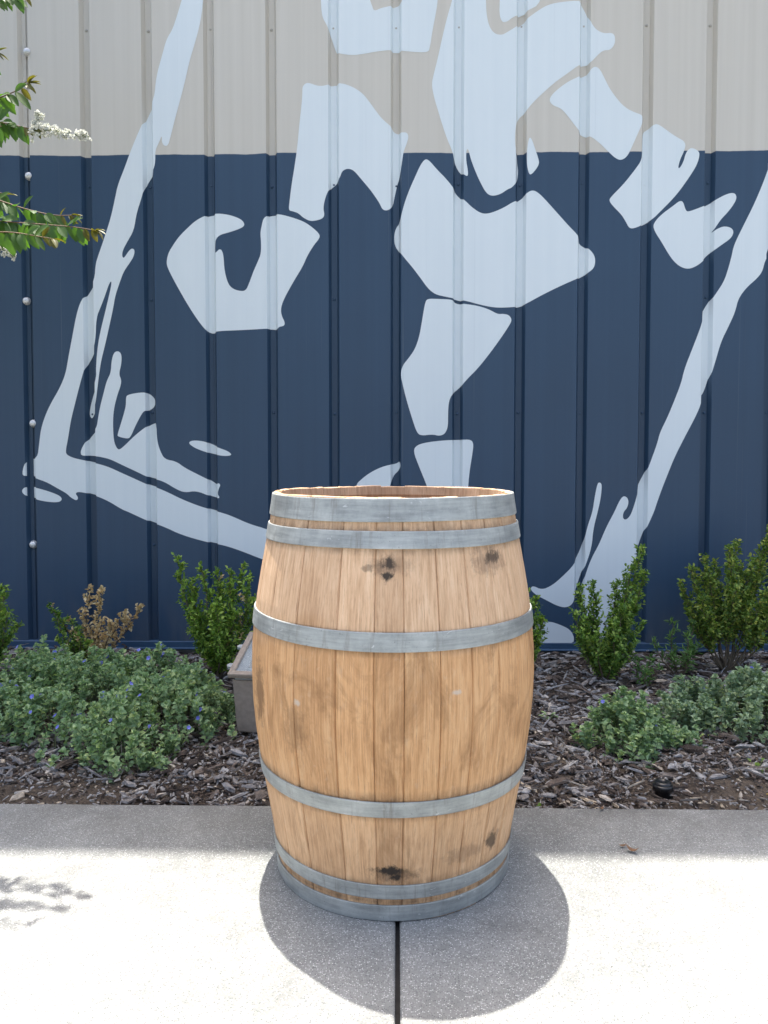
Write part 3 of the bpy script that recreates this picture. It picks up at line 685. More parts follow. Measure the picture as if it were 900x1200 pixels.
def mat_galv():
    m, nt, bs = new_mat('galvanized_hoop')
    b = NB(nt); c = b.coord()
    oi = b.n('ShaderNodeObjectInfo')
    x, y, z = b.sep(c)
    ang = b.math('ARCTAN2', y, x)
    comb = b.n('ShaderNodeCombineXYZ')
    b.l(b.math('MULTIPLY', ang, 0.33), comb.inputs[0]); b.l(z, comb.inputs[2]); b.l(b.math('MULTIPLY', oi.outputs['Random'], 9), comb.inputs[1])
    v = comb.outputs[0]
    rub = b.noise(b.mapping(v, (8, 1, 120)), 1.0, 6, 0.7)
    blot = b.noise(v, 16, 6, 0.7)
    col = b.ramp(b.math('ADD', b.math('MULTIPLY', rub, 0.45), b.math('MULTIPLY', blot, 0.55)),
                 [(0.34, (0.24, 0.255, 0.25)), (0.5, (0.37, 0.39, 0.38)), (0.66, (0.52, 0.54, 0.52))])
    dr = b.noise(b.mapping(v, (55, 1, 6)), 1.0, 4, 0.7)
    col = b.mix(b.maprange(dr, 0.56, 0.74, 0, 0.6), col, (0.17, 0.15, 0.125))
    big = b.noise(v, 5, 4, 0.6)
    col = b.mix(b.maprange(big, 0.5, 0.7, 0, 0.35), col, (0.16, 0.165, 0.165))
    sp = b.noise(v, 150, 3, 0.7)
    col = b.mix(b.maprange(sp, 0.64, 0.74, 0, 0.5), col, (0.10, 0.09, 0.08))
    sc = b.noise(b.mapping(v, (30, 1, 70)), 1.0, 2, 0.4, 2.0)
    col = b.mix(b.maprange(sc, 0.72, 0.76, 0, 0.7), col, (0.62, 0.63, 0.63))
    b.l(col, bs.inputs['Base Color'])
    bs.inputs['Metallic'].default_value = 0.45
    rr = b.ramp(blot, [(0.3, 0.46), (0.7, 0.62)])
    b.l(rr, bs.inputs['Roughness'])
    b.bump(b.math('ADD', rub, b.math('MULTIPLY', sp, 0.4)), 0.18, 0.0012, bs)
    return m
M_GALV = mat_galv()

# staves: joints seen from the front, then random widths round the back (degrees, 0 = towards the viewer)
random.seed(11)
joints = [-54, -38, -20, -6.2, 4.4, 17.3, 29.6, 42.2, 54.5, 68]
a = 68.0
while a < 306 - 19:
    a += random.uniform(9.5, 16.5)
    joints.append(a)
joints.append(306.0)
ZB = [0.0, 0.003, 0.05, 0.10, 0.16, 0.22, 0.28, 0.34, 0.40, 0.46, 0.52, 0.58, 0.64, 0.70, 0.76, 0.80, 0.836, 0.842, 0.849, 0.855, 0.870]
for i in range(len(joints) - 1):
    a0, a1 = joints[i], joints[i + 1]
    mid = (a0 + a1) / 2; half = R((a1 - a0) / 2) - 0.0011
    top = 0.8775 + random.uniform(-0.0014, 0.0014)
    proud = random.uniform(-0.0006, 0.0006)
    zs = ZB + [top - 0.0015, top]
    v = []; f = []
    nrow = []
    for zi, z in enumerate(zs):
        ro = BR(z) + proud
        th = 0.025
        ri = ro - th
        if 0.838 < z < 0.852: ri += 0.006                # croze groove
        if z > 0.852: ri += 0.003 + (z - 0.852) * 0.28    # chime thins to the rim
        if z >= top - 0.0001: ro -= 0.0014; ri += 0.0014
        wob = 0.0004 * math.sin(z * 21 + i * 2.3)
        bev = 0.0026 / ro
        cols = [(-half + wob, ro - 0.0026), (-half + bev + wob, ro - 0.0002), (-half * 0.4, ro), (half * 0.4, ro), (half - bev + wob, ro - 0.0002), (half + wob, ro - 0.0026),
                (half, ri), (half * 0.33, ri), (-half * 0.33, ri), (-half, ri)]
        dz = 0
        for (t, r) in cols:
            zz = z
            if zi >= len(zs) - 2: zz = z + 0.0006 * math.sin(t * 61 + i * 5.1) + random.uniform(-0.0004, 0.0004) - (0.0020 if (zi == len(zs) - 1 and random.random() < 0.12) else 0)
            v.append((r * math.cos(t), r * math.sin(t), zz))
    n = 10
    for j in range(len(zs) - 1):
        for k in range(n):
            k2 = (k + 1) % n
            f.append((j * n + k, j * n + k2, (j + 1) * n + k2, (j + 1) * n + k))
    f.append(tuple(range(n - 1, -1, -1))); f.append(tuple((len(zs) - 1) * n + k for k in range(n)))
    st = mesh('stave', v, f, M_OAK, barrel)
    st.rotation_euler = (0, 0, R(mid) - math.pi / 2)
# bottom head, boards inside the barrel
hw = 0.085
for i in range(6):
    xa = -0.255 + i * hw; xb = xa + hw - 0.001
    vs_, n = [], 10
    poly = []
    rr_ = 0.252
    for x in np.linspace(max(xa, -rr_ + .001), min(xb, rr_ - .001), n): poly.append((x, math.sqrt(rr_**2 - x * x)))
    for x in np.linspace(min(xb, rr_ - .001), max(xa, -rr_ + .001), n): poly.append((x, -math.sqrt(rr_**2 - x * x)))
    m_ = len(poly)
    v = [(x, y, 0.03) for x, y in poly] + [(x, y, 0.052) for x, y in poly]
    f = [tuple(range(m_ - 1, -1, -1)), tuple(range(m_, 2 * m_))] + [(k, (k + 1) % m_, m_ + (k + 1) % m_, m_ + k) for k in range(m_)]
    mesh('head_board', v, f, M_OAK, barrel)

def hoop(z0, z1, lap_deg, tilt=0.0):
    seg = 128; v = []; f = []
    zs = [z0, z0 + 0.0015, (z0 + z1) / 2, z1 - 0.0015, z1]
    th = 0.0022
    for k in range(seg):
        t = 2 * math.pi * k / seg
        w = 0.0012 * math.sin(t + tilt) + 0.0006 * math.sin(3 * t + tilt * 2)
        rad = 0.0004 * math.sin(5 * t + z0 * 40)
        ring = []
        for zi, z in enumerate(zs):
            r = BR(z) + 0.0016 + rad
            edge = 0.0007 if zi in (0, 4) else 0
            ring.append((r + th - edge, z + w))
        for z in reversed(zs):
            ring.append((BR(z) + 0.0004 + rad, z + w))
        for (r, z) in ring: v.append((r * math.sin(t), -r * math.cos(t), z))
    m_ = 10
    for k in range(seg):
        k2 = (k + 1) % seg
        for j in range(m_):
            j2 = (j + 1) % m_
            f.append((k * m_ + j, k2 * m_ + j, k2 * m_ + j2, k * m_ + j2))
    h = mesh('hoop', v, f, M_GALV, barrel, smooth=False)
    # the riveted lap
    v = []; f = []
    for k in range(9):
        t = R(lap_deg) + (k - 4) * R(2.0)
        for z in (z0 + 0.0005, z1 - 0.0005):
            for dr in (0.0036, 0.0058):
                r = BR(z) + dr
                v.append((r * math.sin(t), -r * math.cos(t), z))
    for k in range(8):
        a_ = k * 4; c_ = a_ + 4
        f += [(a_ + 1, c_ + 1, c_ + 3, a_ + 3), (a_, a_ + 2, c_ + 2, c_), (a_, c_, c_ + 1, a_ + 1), (a_ + 2, a_ + 3, c_ + 3, c_ + 2)]
    f += [(0, 1, 3, 2), (32, 34, 35, 33)]
    mesh('lap', v, f, M_GALV, h)
    zc = (z0 + z1) / 2
    for s in (-1, 1):
        t = R(lap_deg) + s * R(4.5); r = BR(zc) + 0.0056
        rv = inst('rivet', RIVET, h, (r * math.sin(t), -r * math.cos(t), zc))
        rv.rotation_euler = Vector((math.sin(t), -math.cos(t), 0)).to_track_quat('Z', 'Y').to_euler()
RIVET = lathe('rivet', [(0.006, 0), (0.0058, 0.0015), (0.004, 0.003), (0.0015, 0.0036)], 10, M_GALV)
for (z0, z1, lap, tl) in ((0.829, 0.8765, 150, 0.3), (0.775, 0.810, 205, 1.2), (0.576, 0.614, 170, 2.5), (0.236, 0.270, 195, 4.0), (0.052, 0.083, 160, 5.1), (0.002, 0.036, 200, 0.0)):
    hoop(z0, z1, lap, tl)

# ================================================================== FLOODLIGHT
M_BRONZE = simple_mat('bronze_paint', (0.30, 0.25, 0.205), 0.5, 0.0, 0.15, 60, 0.15)
M_GASKET = simple_mat('gasket', (0.015, 0.016, 0.02), 0.6)
M_REFL = simple_mat('reflector', (0.55, 0.58, 0.6), 0.35, 0.6, 0.1, 30)
m, nt, bs = new_mat('lens_glass'); b = NB(nt)
bs.inputs['Base Color'].default_value = (0.85, 0.9, 0.92, 1); bs.inputs['Roughness'].default_value = 0.12
bs.inputs['Transmission Weight'].default_value = 0.85; bs.inputs['IOR'].default_value = 1.45
dn = b.noise(b.coord(), 25, 4); b.l(b.ramp(dn, [(0.3, 0.08), (0.7, 0.3)]), bs.inputs['Roughness'])
M_LENS = m
fl = empty('floodlight', (-0.43, 2.6, 0))
fl.rotation_euler = (0, 0, R(-6.5))
tag(fl, 'brown metal box floodlight with a glass lid standing behind the barrel', 'floodlight')
fw = 0.285
# housing: box tapering slightly to the base, top cut on a slope rising to the back
x0, x1 = -fw / 2, fw / 2
zf, zb_, yb = 0.188, 0.268, 0.235
i_ = 0.012
hv = [(x0 + i_, 0.012, -0.004), (x1 - i_, 0.012, -0.004), (x1 - i_, yb - 0.012, -0.004), (x0 + i_, yb - 0.012, -0.004),
      (x0, 0, zf), (x1, 0, zf), (x1, yb, zb_), (x0, yb, zb_)]
bm = bmesh.new()
bvv = [bm.verts.new(p) for p in hv]
for q in ((0, 3, 2, 1), (0, 1, 5, 4), (1, 2, 6, 5), (2, 3, 7, 6), (3, 0, 4, 7), (4, 5, 6, 7)):
    bm.faces.new([bvv[i] for i in q])
bmesh.ops.bevel(bm, geom=bm.edges[:], offset=0.005, segments=2, affect='EDGES')
from_bm('housing', bm, M_BRONZE, fl)
slope = math.atan2(zb_ - zf, yb)
Ld = math.hypot(zb_ - zf, yb)
mid_t = Vector((0, yb / 2, (zf + zb_) / 2))
rotm = Matrix.Rotation(slope, 3, 'X')
def lidbox(name, cx, cy, cz, sx, sy, sz, mat, parent, bev=0.003):
    bm = bmesh.new()
    bm_box(bm, (cx, cy, cz), (sx, sy, sz), bev)
    bmesh.ops.rotate(bm, cent=(0, 0, 0), matrix=rotm, verts=bm.verts[:])
    bmesh.ops.translate(bm, vec=mid_t, verts=bm.verts[:])
    return from_bm(name, bm, mat, parent)
lidbox('gasket', 0, 0, 0.0045, fw + 0.004, Ld + 0.004, 0.008, M_GASKET, fl, 0.001)
LW, LLn = fw + 0.022, Ld + 0.022
# lid frame made of four rails with the glass set inside
bm = bmesh.new(); rw = 0.022
for (cx, cy, sx, sy) in ((0, -LLn / 2 + rw / 2, LW, rw), (0, LLn / 2 - rw / 2, LW, rw), (-LW / 2 + rw / 2, 0, rw, LLn - 2 * rw + 0.004), (LW / 2 - rw / 2, 0, rw, LLn - 2 * rw + 0.004)):
    bm_box(bm, (cx, cy, 0.018 + (0.0006 if sx == rw else 0)), (sx, sy, 0.018), 0.004)
bmesh.ops.rotate(bm, cent=(0, 0, 0), matrix=rotm, verts=bm.verts[:]); bmesh.ops.translate(bm, vec=mid_t, verts=bm.verts[:])
lid = from_bm('lid_frame', bm, M_BRONZE, fl)
lidbox('lens', 0, 0, 0.019, LW - 2 * rw + 0.006, LLn - 2 * rw + 0.006, 0.005, M_LENS, lid, 0.001)
lidbox('reflector', 0, 0, 0.0105, LW - 2 * rw, LLn - 2 * rw, 0.002, M_REFL, fl, 0.0005)
lidbox('lamp_tray', 0.0, 0.005, 0.0125, LW - 2 * rw - 0.07, LLn - 2 * rw - 0.06, 0.0018, simple_mat('tray', (0.38, 0.36, 0.30), 0.5), fl, 0.0005)
lidbox('nameplate', -fw * 0.28, -Ld / 2 - 0.003, 0.0035, 0.1, 0.004, 0.008, M_REFL, fl, 0.001)
for sy in (-0.30, 0.18):
    for s in (-1, 1):
        bm = bmesh.new()
        bmesh.ops.create_cone(bm, cap_ends=True, segments=14, radius1=0.012, radius2=0.011, depth=0.010)
        bmesh.ops.scale(bm, vec=(1.25, 1, 1), verts=bm.verts[:])
        bmesh.ops.translate(bm, vec=(s * (LW / 2 + 0.006), sy * Ld, 0.016), verts=bm.verts[:])
        bmesh.ops.rotate(bm, cent=(0, 0, 0), matrix=rotm, verts=bm.verts[:]); bmesh.ops.translate(bm, vec=mid_t, verts=bm.verts[:])
        lug = from_bm('lug', bm, M_REFL if sy else M_BRONZE, lid)
        bm = bmesh.new()
        bmesh.ops.create_cone(bm, cap_ends=True, segments=6, radius1=0.006, radius2=0.006, depth=0.024)
        bmesh.ops.translate(bm, vec=(s * (LW / 2 + 0.008), sy * Ld - 0.001, 0.004), verts=bm.verts[:])
        bmesh.ops.rotate(bm, cent=(0, 0, 0), matrix=rotm, verts=bm.verts[:]); bmesh.ops.translate(bm, vec=mid_t, verts=bm.verts[:])
        from_bm('screw', bm, simple_mat('rusty_screw', (0.16, 0.09, 0.05), 0.7), fl)
bm = bmesh.new(); bmesh.ops.create_cone(bm, cap_ends=True, segments=12, radius1=0.03, radius2=0.03, depth=0.06)
bmesh.ops.translate(bm, vec=(0, yb / 2, -0.028), verts=bm.verts[:]); from_bm('stem', bm, M_BRONZE, fl)

# ================================================================== MULCH
def mat_mulch():
    m, nt, bs = new_mat('bark_mulch')
    b = NB(nt); c = b.coord()
    g = b.n('ShaderNodeNewGeometry')
    rnd = g.outputs['Random Per Island']
    x, y, z = b.sep(c)
    patch = b.noise(c, 2.0, 3)
    k = b.math('ADD', rnd, b.math('MULTIPLY', b.math('SUBTRACT', patch, 0.5), 0.5))
    col = b.ramp(k, [(0.0, (0.026, 0.018, 0.014)), (0.22, (0.070, 0.049, 0.037)), (0.40, (0.135, 0.102, 0.080)), (0.52, (0.20, 0.178, 0.16)),
                     (0.70, (0.29, 0.285, 0.285)), (0.88, (0.42, 0.415, 0.41)), (1.0, (0.55, 0.46, 0.34))])
    gr = b.noise(b.mapping(c, (60, 60, 60)), 1.0, 5, 0.7)
    gr2 = b.noise(c, 220, 3, 0.7)
    col = b.mix(b.maprange(gr, 0.42, 0.68, 0, 0.7), col, (0.035, 0.024, 0.018))
    col = b.mix(b.maprange(gr2, 0.55, 0.75, 0, 0.5), col, (0.22, 0.21, 0.20))
    b.l(col, bs.inputs['Base Color'])
    bs.inputs['Roughness'].default_value = 0.8
    b.bump(b.math('ADD', gr, gr2), 0.6, 0.004, bs)
    return m
M_MULCH = mat_mulch()
def chips(n, xr, yr, Lr, Wr, Tr, lift, seed, tiltmax=0.45, dens=None):
    rg = np.random.default_rng(seed)
    x = rg.uniform(*xr, n); y = rg.uniform(*yr, n)
    if dens is not None:
        keep = rg.uniform(0, 1, n) < np.array([dens(a_, b_) for a_, b_ in zip(x, y)])
        x = x[keep]; y = y[keep]; n = len(x)
    L = rg.uniform(0, 1, n) ** 1.7 * (Lr[1] - Lr[0]) + Lr[0]
    Wd = np.minimum(rg.uniform(*Wr, n), L * 0.8)
    T = rg.uniform(*Tr, n)
    yaw = rg.uniform(0, 2 * math.pi, n); pit = rg.normal(0, tiltmax * 0.5, n); rol = rg.normal(0, tiltmax * 0.7, n)
    z = np.array([bed_z(a_, b_) for a_, b_ in zip(x, y)]) + rg.uniform(*lift, n)
    # ten-cornered splinter: pointed irregular outline, thin
    out = np.array([(-.5, -.12), (-.30, -.5), (.22, -.42), (.5, .05), (.30, .46), (-.25, .40)])
    k = len(out)
    P = np.zeros((n, 2 * k, 3))
    jit = rg.uniform(-.16, .16, (n, k, 2))
    o2 = out[None] + jit
    P[:, :k, 0] = o2[..., 0] * L[:, None]; P[:, :k, 1] = o2[..., 1] * Wd[:, None]; P[:, :k, 2] = -T[:, None] * .5
    sh = rg.uniform(.62, .95, (n, k))
    P[:, k:, 0] = o2[..., 0] * L[:, None] * sh; P[:, k:, 1] = o2[..., 1] * Wd[:, None] * sh
    P[:, k:, 2] = T[:, None] * (.5 + rg.uniform(-.3, .3, (n, k)))
    bend = rg.uniform(-2.5, 2.5, n)
    P[:, :, 2] += bend[:, None] * P[:, :, 0] ** 2
    cy, sy_ = np.cos(yaw), np.sin(yaw); cp, sp = np.cos(pit), np.sin(pit); cr, sr = np.cos(rol), np.sin(rol)
    X, Y, Z = P[..., 0], P[..., 1], P[..., 2]
    Y2 = Y * cr[:, None] - Z * sr[:, None]; Z2 = Y * sr[:, None] + Z * cr[:, None]
    X3 = X * cp[:, None] + Z2 * sp[:, None]; Z3 = -X * sp[:, None] + Z2 * cp[:, None]
    X4 = X3 * cy[:, None] - Y2 * sy_[:, None]; Y4 = X3 * sy_[:, None] + Y2 * cy[:, None]
    V = np.stack([X4 + x[:, None], Y4 + y[:, None], Z3 + z[:, None]], -1)
    V[..., 1] = np.where((V[..., 1] < PAVE_EDGE + .002) & (V[..., 2] < 0.002), PAVE_EDGE + .002, V[..., 1])
    V[..., 1] = np.minimum(V[..., 1], WALL_Y - 0.02)
    faces = []
    for i in range(n):
        o = i * 2 * k
        faces.append(tuple(o + k + j for j in range(k)))
        for j in range(k):
            j2 = (j + 1) % k
            faces.append((o + j, o + j2, o + k + j2, o + k + j))
    return V.reshape(-1, 3), faces
def merge(parts):
    V = []; Fc = []; b_ = 0
    for v, f in parts:
        V.append(v); Fc += [tuple(i + b_ for i in q) for q in f]; b_ += len(v)
    return np.concatenate(V), Fc
def bare(x, y):   # sandy bare patches in the front corners
    d1 = math.hypot((x - 0.98) / 0.34, (y - 2.18) / 0.16)
    d2 = math.hypot((x + 1.02) / 0.30, (y - 2.16) / 0.12)
    return min(1.0, 0.10 + max(0, min(d1, d2) - 0.55) * 1.3)
parts = [
    chips(13000, (-2.6, 2.5), (PAVE_EDGE + .012, WALL_Y - .03), (.022, .085), (.006, .022), (.002, .007), (0.0, .020), 1, 0.5, bare),
    chips(1700, (-2.6, 2.5), (PAVE_EDGE + .05, WALL_Y - .04), (.04, .095), (.010, .030), (.004, .010), (.008, .028), 2, 0.4, lambda x, y: bare(x, y) * .8),
    chips(20000, (-1.6, 1.6), (PAVE_EDGE + .004, 3.0), (.006, .028), (.003, .009), (.0015, .004), (0.0, .018), 3, 0.6, lambda x, y: .35 + .65 * bare(x, y)),
]
parts.append(chips(900, (-2.2, 2.2), (PAVE_EDGE + .02, WALL_Y - .04), (.04, .12), (.003, .007), (.003, .006), (.014, .034), 4, 0.35))
parts.append(chips(170, (-1.4, 1.4), (PAVE_EDGE - .006, PAVE_EDGE + .03), (.010, .035), (.004, .010), (.002, .004), (.044, .050), 5, 0.2))
V, Fc = merge(parts)
tag(mesh('bark_mulch', V, Fc, M_MULCH), 'dark brown and grey bark chips covering the planting bed', 'mulch', kind='stuff')

# ================================================================== PLANTS
M_BOX = leaf_mat('boxwood_leaf', [(0.0, (0.07, 0.145, 0.034)), (0.4, (0.15, 0.275, 0.056)), (0.75, (0.26, 0.39, 0.078)), (1.0, (0.38, 0.49, 0.11))], 0.42, 0.28)
M_BOXY = leaf_mat('boxwood_leaf_yellowing', [(0.0, (0.07, 0.14, 0.034)), (0.4, (0.17, 0.275, 0.055)), (0.75, (0.30, 0.39, 0.078)), (1.0, (0.44, 0.44, 0.10))], 0.42, 0.28)
M_DRY = leaf_mat('dry_leaf', [(0.0, (0.52, 0.36, 0.16)), (0.5, (0.76, 0.57, 0.31)), (1.0, (0.86, 0.73, 0.48))], 0.7, 0.15, (1.1, 1.0, .8))
M_STEM = simple_mat('woody_stem', (0.13, 0.10, 0.065), 0.85, 0, 0.3, 80)
M_GSTEM = simple_mat('green_stem', (0.12, 0.15, 0.06), 0.7, 0, 0.2, 80)
M_SILV = leaf_mat('silver_leaf', [(0.0, (0.16, 0.26, 0.145)), (0.45, (0.27, 0.40, 0.225)), (0.8, (0.37, 0.50, 0.29)), (1.0, (0.47, 0.57, 0.28))], 0.65, 0.22)
M_SILVG = leaf_mat('grey_leaf', [(0.0, (0.17, 0.25, 0.165)), (0.45, (0.28, 0.385, 0.255)), (0.8, (0.37, 0.475, 0.32)), (1.0, (0.44, 0.53, 0.31))], 0.65, 0.2)
M_LANCE = leaf_mat('lance_leaf', [(0.0, (0.07, 0.14, 0.05)), (0.5, (0.13, 0.24, 0.08)), (1.0, (0.2, 0.34, 0.11))], 0.5, 0.3)
M_BLUE = simple_mat('blue_petal', (0.13, 0.15, 0.50), 0.6, 0, 0.25, 90)
M_WHITEF = leaf_mat('white_petal', [(0.0, (0.62, 0.63, 0.58)), (0.5, (0.78, 0.78, 0.75)), (1.0, (0.86, 0.86, 0.84))], 0.7, 0.35, (1, 1, 1))

def rv(rg, s=1.0): return Vector((rg.gauss(0, s), rg.gauss(0, s), rg.gauss(0, s)))

def shrub(name, label, base, tips, leaf=(0.020, 0.0125), mat=None, seed=0, side=0.088, step=0.0095, group=None, cat='shrub', bare_to=0.12, dry=0.0, dry_tips=()):
    """tips: (dx, dy, height) of each upright stem above the base"""
    rg = random.Random(seed)
    root = empty(name, (base[0], base[1], bed_z(base[0], base[1])))
    tag(root, label, cat, group)
    gl = Geo(); gs = Geo(); gd = Geo()
    for ti, (dx, dy, h) in enumerate(tips):
        bend = Vector((rg.uniform(-.02, .02), rg.uniform(-.02, .02), 0))
        n = 10
        pts = []
        for i in range(n + 1):
            t = i / n
            pts.append(Vector((dx * (t ** 0.75), dy * (t ** 0.75), h * t)) + bend * math.sin(t * 3.14) + Vector((rg.gauss(0, .003), rg.gauss(0, .003), 0)))
        gs.tube(pts, 0.0045, 0.0012, 5)
        ln = sum((pts[i + 1] - pts[i]).length for i in range(n))
        m_ = max(4, int(ln / step))
        isdry = ti in dry_tips
        for j in range(m_):
            t = bare_to + (1 - bare_to) * (j + rg.random()) / m_
            q = t * n; i = min(n - 1, int(q)); p = pts[i].lerp(pts[i + 1], q - i)
            d0 = (pts[i + 1] - pts[i]).normalized()
            az = rg.uniform(0, 6.283)
            out = Vector((math.cos(az), math.sin(az), 0))
            ln2 = side * rg.uniform(.45, 1.15) * (1.0 - 0.72 * t ** 2)
            dd = (out * rg.uniform(.6, 1.0) + Vector((0, 0, rg.uniform(.45, 1.1))) + d0 * .3).normalized()
            e = p + dd * ln2 + Vector((0, 0, ln2 * .15))
            if rg.random() < .5: gs.tube([p, p.lerp(e, .5) - Vector((0, 0, .002)), e], .0013, .0007, 3)
            npair = max(2, int(ln2 / (leaf[0] * .52)))
            sd = isdry or rg.random() < dry
            for a_ in range(npair + 1):
                u_ = (a_ + .6) / (npair + .6)
                pp = p.lerp(e, min(1, u_))
                s = dd.cross(rv(rg)).normalized()
                for sg in (-1, 1):
                    if sd and rg.random() < .25: continue
                    ld = (dd * rg.uniform(.35, .95) + s * sg * rg.uniform(.6, 1.0) + rv(rg, .18)).normalized()
                    L_ = leaf[0] * rg.uniform(.65, 1.15)
                    (gd if sd else gl).leaf(pp + rv(rg, .0015), ld, dd + Vector((0, 0, .5)) + rv(rg, .3), L_, leaf[1] * rg.uniform(.75, 1.15), rg.uniform(.05, .35) * (2.5 if sd else 1), rg.uniform(-.05, .2))
        # terminal tuft
        for a_ in range(7):
            ld = (Vector((0, 0, 1)) + rv(rg, .5)).normalized()
            (gd if isdry else gl).leaf(pts[-1], ld, rv(rg), leaf[0] * .8, leaf[1] * .7)
    gs.build('stems', M_STEM, root)
    if gl.v: gl.build('foliage', mat or M_BOX, root)
    if gd.v: tag(gd.build('dry_foliage', M_DRY, root), 'brown withered leaves')
    return root

GRP = 'small boxwood shrubs along the wall'
shrub('boxwood_shrub', 'dark green boxwood shrub cut off by the left edge of the picture', (-1.785, 3.22),
      [(.0, 0, .40), (.09, .03, .36), (.14, -.04, .30), (.13, .05, .22), (.10, -.08, .18), (-.1, 0, .42), (-.18, .05, .36), (.05, .1, .38), (-.05, -.1, .33), (-.14, -.1, .25)], seed=1, group=GRP, bare_to=.05)
shrub('boxwood_shrub', 'half dead boxwood shrub with brown withered leaves behind the blue flowers', (-1.42, 3.50),
      [(-.20, .02, .27), (-.15, -.02, .25), (-.08, -.05, .23), (.0, .02, .36), (.06, .0, .35), (.17, -.03, .25), (.23, .02, .27), (.08, -.06, .22), (.13, -.08, .22), (-.02, -.06, .15), (-.12, -.07, .13), (.03, -.09, .13)],
      seed=2, group=GRP, side=.055, step=.013, dry_tips=(3, 4, 5, 6, 7, 8), dry=.12)
shrub('boxwood_shrub', 'bright green boxwood shrub between the barrel and the flowering mound', (-0.79, 3.33),
      [(-.17, .0, .53), (-.12, .03, .42), (-.06, -.04, .49), (.0, .02, .46), (.06, -.03, .48), (.11, .03, .49), (.15, -.02, .45), (-.10, -.06, .30), (.02, -.09, .34), (.10, -.08, .30), (.17, .04, .34), (-.14, .06, .26), (.0, .08, .40)],
      mat=leaf_mat('boxwood_leaf_fresh', [(0.0, (0.075, 0.155, 0.03)), (0.4, (0.18, 0.31, 0.052)), (0.75, (0.30, 0.45, 0.078)), (1.0, (0.44, 0.55, 0.12))], 0.42, 0.3),
      seed=3, group=GRP, bare_to=.06, dry=.015)
shrub('boxwood_shrub', 'green boxwood shrub peeking out from behind the right side of the barrel', (0.575, 3.42),
      [(.0, 0, .40), (.05, .03, .33), (.08, -.03, .25), (-.07, .0, .44), (-.12, .03, .36), (.04, -.06, .20), (-.04, -.07, .30)],
      mat=bpy.data.materials['boxwood_leaf_fresh'], seed=4, group=GRP)
shrub('boxwood_shrub', 'forked dark green boxwood shrub in front of the lower mural stroke', (0.905, 3.31),
      [(-.12, .0, .41), (-.05, .03, .42), (-.14, -.03, .30), (-.10, .05, .24), (.05, .02, .43), (.10, -.02, .50), (.145, .0, .585), (.165, .02, .47), (.06, -.06, .34), (.0, -.08, .28), (.11, .06, .32), (-.05, -.08, .22), (.14, -.05, .26)],
      seed=5, group=GRP, bare_to=.03, side=.088, step=.0085)
shrub('boxwood_shrub', 'large round boxwood shrub with yellowish tips nearest the right edge', (1.50, 3.50),
      [(-.17, .0, .48), (-.20, .03, .40), (-.12, -.03, .53), (-.05, .02, .50), (.0, -.03, .58), (.05, .03, .59), (.11, -.02, .52), (.18, .0, .60), (.21, .02, .66), (.26, -.02, .50),
       (.28, .03, .40), (-.14, -.07, .35), (.0, -.10, .40), (.13, -.09, .38), (.22, -.07, .34), (-.08, .08, .44), (.1, .09, .46), (-.19, -.03, .29), (.27, -.02, .28)],
      mat=M_BOXY, seed=6, group=GRP, bare_to=.30, side=.08, step=.009)
shrub('leafy_perennial', 'loose plant with narrow green leaves between two boxwood shrubs', (1.265, 3.42),
      [(-.12, .0, .17), (-.03, .02, .25), (.02, -.03, .20), (.06, .02, .24), (.02, -.06, .13), (-.06, -.05, .12), (.07, -.03, .15)],
      leaf=(0.034, 0.008), mat=M_LANCE, seed=7, side=.05, step=.022, cat='plant', bare_to=.2)
shrub('leafy_perennial', 'low narrow-leaved sprig at the foot of the forked boxwood shrub', (1.06, 3.25),
      [(-.04, .0, .12), (.02, .02, .13), (.05, -.03, .09), (-.02, -.05, .08)],
      leaf=(0.026, 0.009), mat=M_LANCE, seed=8, side=.04, step=.02, cat='plant', bare_to=.1)

def inside(poly, x, y):
    c = False; n = len(poly)
    for i in range(n):
        x1, y1 = poly[i]; x2, y2 = poly[i - 1]
        if (y1 > y) != (y2 > y) and x < (x2 - x1) * (y - y1) / (y2 - y1) + x1: c = not c
    return c

gf = Geo()
for k in range(5):
    an = k * 1.2566
    gf.leaf((0, 0, 0), (math.cos(an), math.sin(an), .3), (0, 0, 1), .0105, .0115, .05, .1)
FLOWER = bpy.data.meshes.new('flower'); FLOWER.from_pydata(gf.v, [], gf.f); FLOWER.materials.append(M_BLUE); FLOWER.update()

